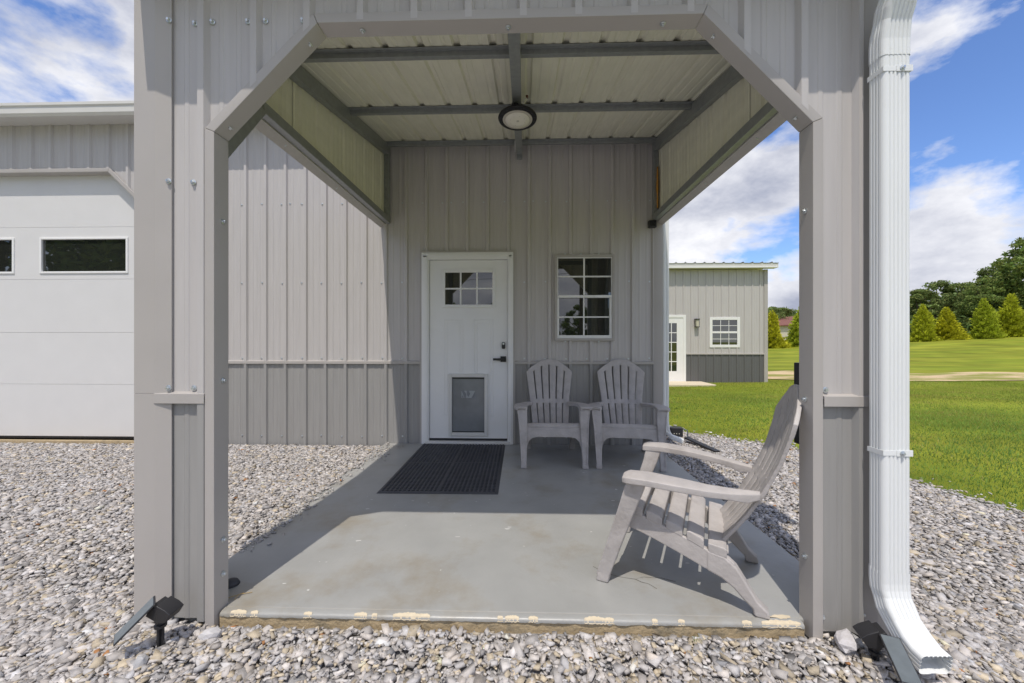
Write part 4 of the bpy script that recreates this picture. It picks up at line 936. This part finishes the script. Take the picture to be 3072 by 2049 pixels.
def cypress_mesh(seed, h, w, tint, n_=6000):
    g = np.random.default_rng(seed); t_ = 1 - np.sqrt(g.uniform(.0009, 1, n_)); a = g.uniform(0, 2 * np.pi, n_)
    lump = 1 + .26 * np.sin(a * 2 + seed) * np.sin(t_ * 9 + seed * 2) + .30 * np.sin(a * 4 + t_ * 19) * np.sin(t_ * 27 + a * 2) + .22 * np.sin(a * 7 - t_ * 33)
    Rr = w / 2 * (1 - t_) ** .82 * lump + .03; q = g.uniform(.25, 1.0, n_) ** .45
    p = np.stack([np.cos(a) * Rr * q, np.sin(a) * Rr * q, .06 + t_ * h * .97 - .05 * q], 1)
    dirv = np.stack([np.cos(a) * .75, np.sin(a) * .75, g.uniform(.35, 1.2, n_)], 1) + g.normal(0, .3, (n_, 3)); dirv /= np.linalg.norm(dirv, axis=1)[:, None]
    sd_ = np.cross(dirv, g.normal(0, 1, (n_, 3))); sd_ /= np.linalg.norm(sd_, axis=1)[:, None]
    s_ = (g.uniform(.12, .30, n_) * (1 - .3 * t_))[:, None]
    v = np.stack([p - dirv * s_ * .4, p + sd_ * s_ * .35 + dirv * s_ * .2, p + dirv * s_, p - sd_ * s_ * .35 + dirv * s_ * .2], 1).reshape(-1, 3)
    tr_ = (np.array([[0, 1, 2], [0, 2, 3]])[None] + (np.arange(n_) * 4)[:, None, None]).reshape(-1, 3)
    col = np.asarray(tint)[None] * g.uniform(.6, 1.4, (n_, 1)); col = np.repeat(col, 4, 0)
    crown = fast_mesh('crown', v, tr_, col, M['cleaf']); b = MB(); b.tube([(0, 0, -.2), (0, 0, h * .9)], [.09, .015], 7, 'bark')
    return crown, b.mesh('trunk')
def plant(name, meshes, x, y, s, rz, label, cat, group, sz=None):
    t = thing(name, label, cat, (x, y, ground_z(x, y) - .03), rz, group); t.scale = (s, s, sz or s)
    link('crown', meshes[0], t); link('trunk', meshes[1], t); return t
CY = [cypress_mesh(31 + i, 4.7, 2.6, ((.46, .49, .04), (.50, .49, .035), (.42, .48, .045))[i]) for i in range(3)]
TY = 43.335
for i, (x, s, lab) in enumerate(((43.8, .98, 'yellow-green conical cypress closest to the downspout, on the lawn crest'), (47.15, .96, 'yellow-green conical cypress, second in the row beyond the downspout'), (50.5, 1.03, 'yellow-green conical cypress, third in the row beyond the downspout'), (53.85, 1.08, 'yellow-green conical cypress below the tall wood, last of the row'), (27.45, .95, 'yellow-green conical cypress close against the shed wall edge'), (31.1, 1.0, 'yellow-green conical cypress to the right of the far house'))):
    o = plant('cypress_tree', CY[i % 3], x, TY + (i % 2) * .7, s * (.86, .98, .9, 1.0, .95, 1.0)[i], i * 1.3, lab, 'tree', 'row of young cypresses', s * (.94, .86, .97, 1.0, 1.0, 1.02)[i]); o.rotation_euler = (R((1.5, -2, 1, -1, 0, 2)[i]), R((-2, 1.5, 2.5, -1.5, 1, -1)[i]), i * 1.3)
BR = [broad_mesh(51, 11, 8.5, (.21, .27, .085)), broad_mesh(52, 12, 9, (.19, .25, .085)), broad_mesh(53, 18, 12, (.21, .28, .08), 110, 120, .30, .1)]
wood = [(63.5, 64, .66, 'dark green tree in the wood behind the cypress nearest the downspout'), (68.0, 66, .72, 'rounded wood tree rising over the gap between the first two cypresses'), (70.8, 65, .74, 'wood tree behind the second cypress from the downspout'), (75.5, 64, .88, 'taller wood tree over the gap before the last cypress'), (79.5, 63, 1.0, 'tall wood tree behind the last cypress of the row'), (40.2, 64, .47, 'low dark tree peeping past the shed wall above the house roof'), (43.2, 66, .50, 'dark green tree directly behind the far house roof')]
for i, (x, y, s, lab) in enumerate(wood): plant('wood_tree', BR[i % 2], x, y, s, i * 2.1, lab, 'tree', 'trees of the far wood')
for x, y, s, lab in ((70.8, 54, .84, 'largest dark tree standing tallest beyond the cypresses'), (65.5, 57, .44, 'broad dark tree stepping down from the largest tree')):
    plant('wood_tree', BR[2], x, y, s, x, lab, 'tree', 'trees of the far wood')
b = MB(); g0 = np.random.default_rng(77); cs_ = np.stack([g0.uniform(40, 128, 620), g0.uniform(72, 84, 620), g0.uniform(1.0, 6.2, 620)], 1); cs_[:, 2] += np.clip((cs_[:, 0] - 60) * .16, 0, 4.2) * g0.uniform(.1, 1, 620)
v, t_, c = leaf_cloud(cs_, g0.uniform(1.4, 2.4, 620), 60, .45, g0, (.19, .25, .09), .8); tag(link('woodland', fast_mesh('woodland', v, t_, c, M['leaf'])), 'far dark green wood closing the lawn', 'woodland', kind='stuff')
v, t_, c = leaf_cloud(np.stack([g0.uniform(56, 96, 160), g0.uniform(56, 62, 160), g0.uniform(1.4, 4.0, 160)], 1), g0.uniform(1.2, 2.0, 160), 90, .30, g0, (.13, .18, .05), .8); tag(link('undergrowth', fast_mesh('undergrowth', v, t_, c, M['leaf'])), 'dark undergrowth along the foot of the wood', 'woodland', kind='stuff')
# far house
HX, HY = 38.3, 60.; hz = ground_z(HX, HY) - .3
t = thing('far_house', 'cream house with low red-brown roof between two cypresses', 'house', (HX, HY, hz))
b = MB(); b.box(-8, 8, 0, 7, -1.0, 2.75, 'siding'); hw_ = b.build('wall', None, t)
b = MB(); b.prism([(-.45, 2.70), (3.5, 4.2), (7.45, 2.70), (7.45, 2.85), (3.5, 4.36), (-.45, 2.85)], lambda a, c, d: (d, a, c), -8.4, 8.4, 'redroof'); b.build('roof', None, t)
for x in (3.6, -1.6, -5.2):
    b = MB(); b.box(x - .5, x + .5, -.06, .02, .85, 2.25, 'white'); wd = b.build('window', None, t)
    for zz in (.92, 1.58): box('pane', x - .43, x + .43, -.075, -.061, zz, zz + .60, 'glass', wd)
    for q in (-.78, .53): box('shutter', x + q, x + q + .25, -.05, .0, .82, 2.28, 'maroon', t)

# trees, pole and wires on the other side of the yard (they show only in the glass)
refl = [(-30, -24, 1.35), (-38, -20, 1.45), (-24, -30, 1.3), (-46, -18, 1.4), (-18, -44, 1.0), (-6, -78, .8), (4, -82, .85), (12, -80, .78), (20, -84, .82), (30, -80, .85), (-16, -74, .9)]
for i, (x, y, s) in enumerate(refl):
    plant('yard_tree', BR[i % 2], x, y, s, i * 1.7, 'dark broadleaf tree across the yard, mirrored in the garage door glass' if i < 5 else 'distant dark tree across the yard, mirrored in the porch window', 'tree', 'trees mirrored in garage glass' if i < 5 else 'trees mirrored in the porch window')
t = thing('utility_pole', 'wooden utility pole with wires, mirrored in the porch window', 'utility pole', (4.1, -21, -.1))
b = MB(); b.tube([(0, 0, 0), (0, 0, 9.5)], [.17, .12], 10, 'pole'); b.build('pole', None, t)
b = MB(); b.box(-1.1, 1.1, -.06, .06, 8.7, 8.85, 'pole'); b.build('crossarm', None, t)
for z, x in ((8.9, -1.0), (8.9, 1.0), (6.2, 0.2)):
    b = MB(); b.tube([(x + q, 0, z - .0011 * q * (0) - .8 * (1 - (abs(q) / 40 * 2 - 1) ** 2)) for q in range(-40, 41, 5)], .015, 5, 'black'); b.build('wire', None, t)

# remove label keys left empty on parts
for o in bpy.data.objects:
    if o.parent and 'category' in o: del o['category']
S.render.engine = 'CYCLES'
S.cycles.max_bounces = 7; S.cycles.diffuse_bounces = 4; S.cycles.glossy_bounces = 3; S.cycles.transmission_bounces = 2
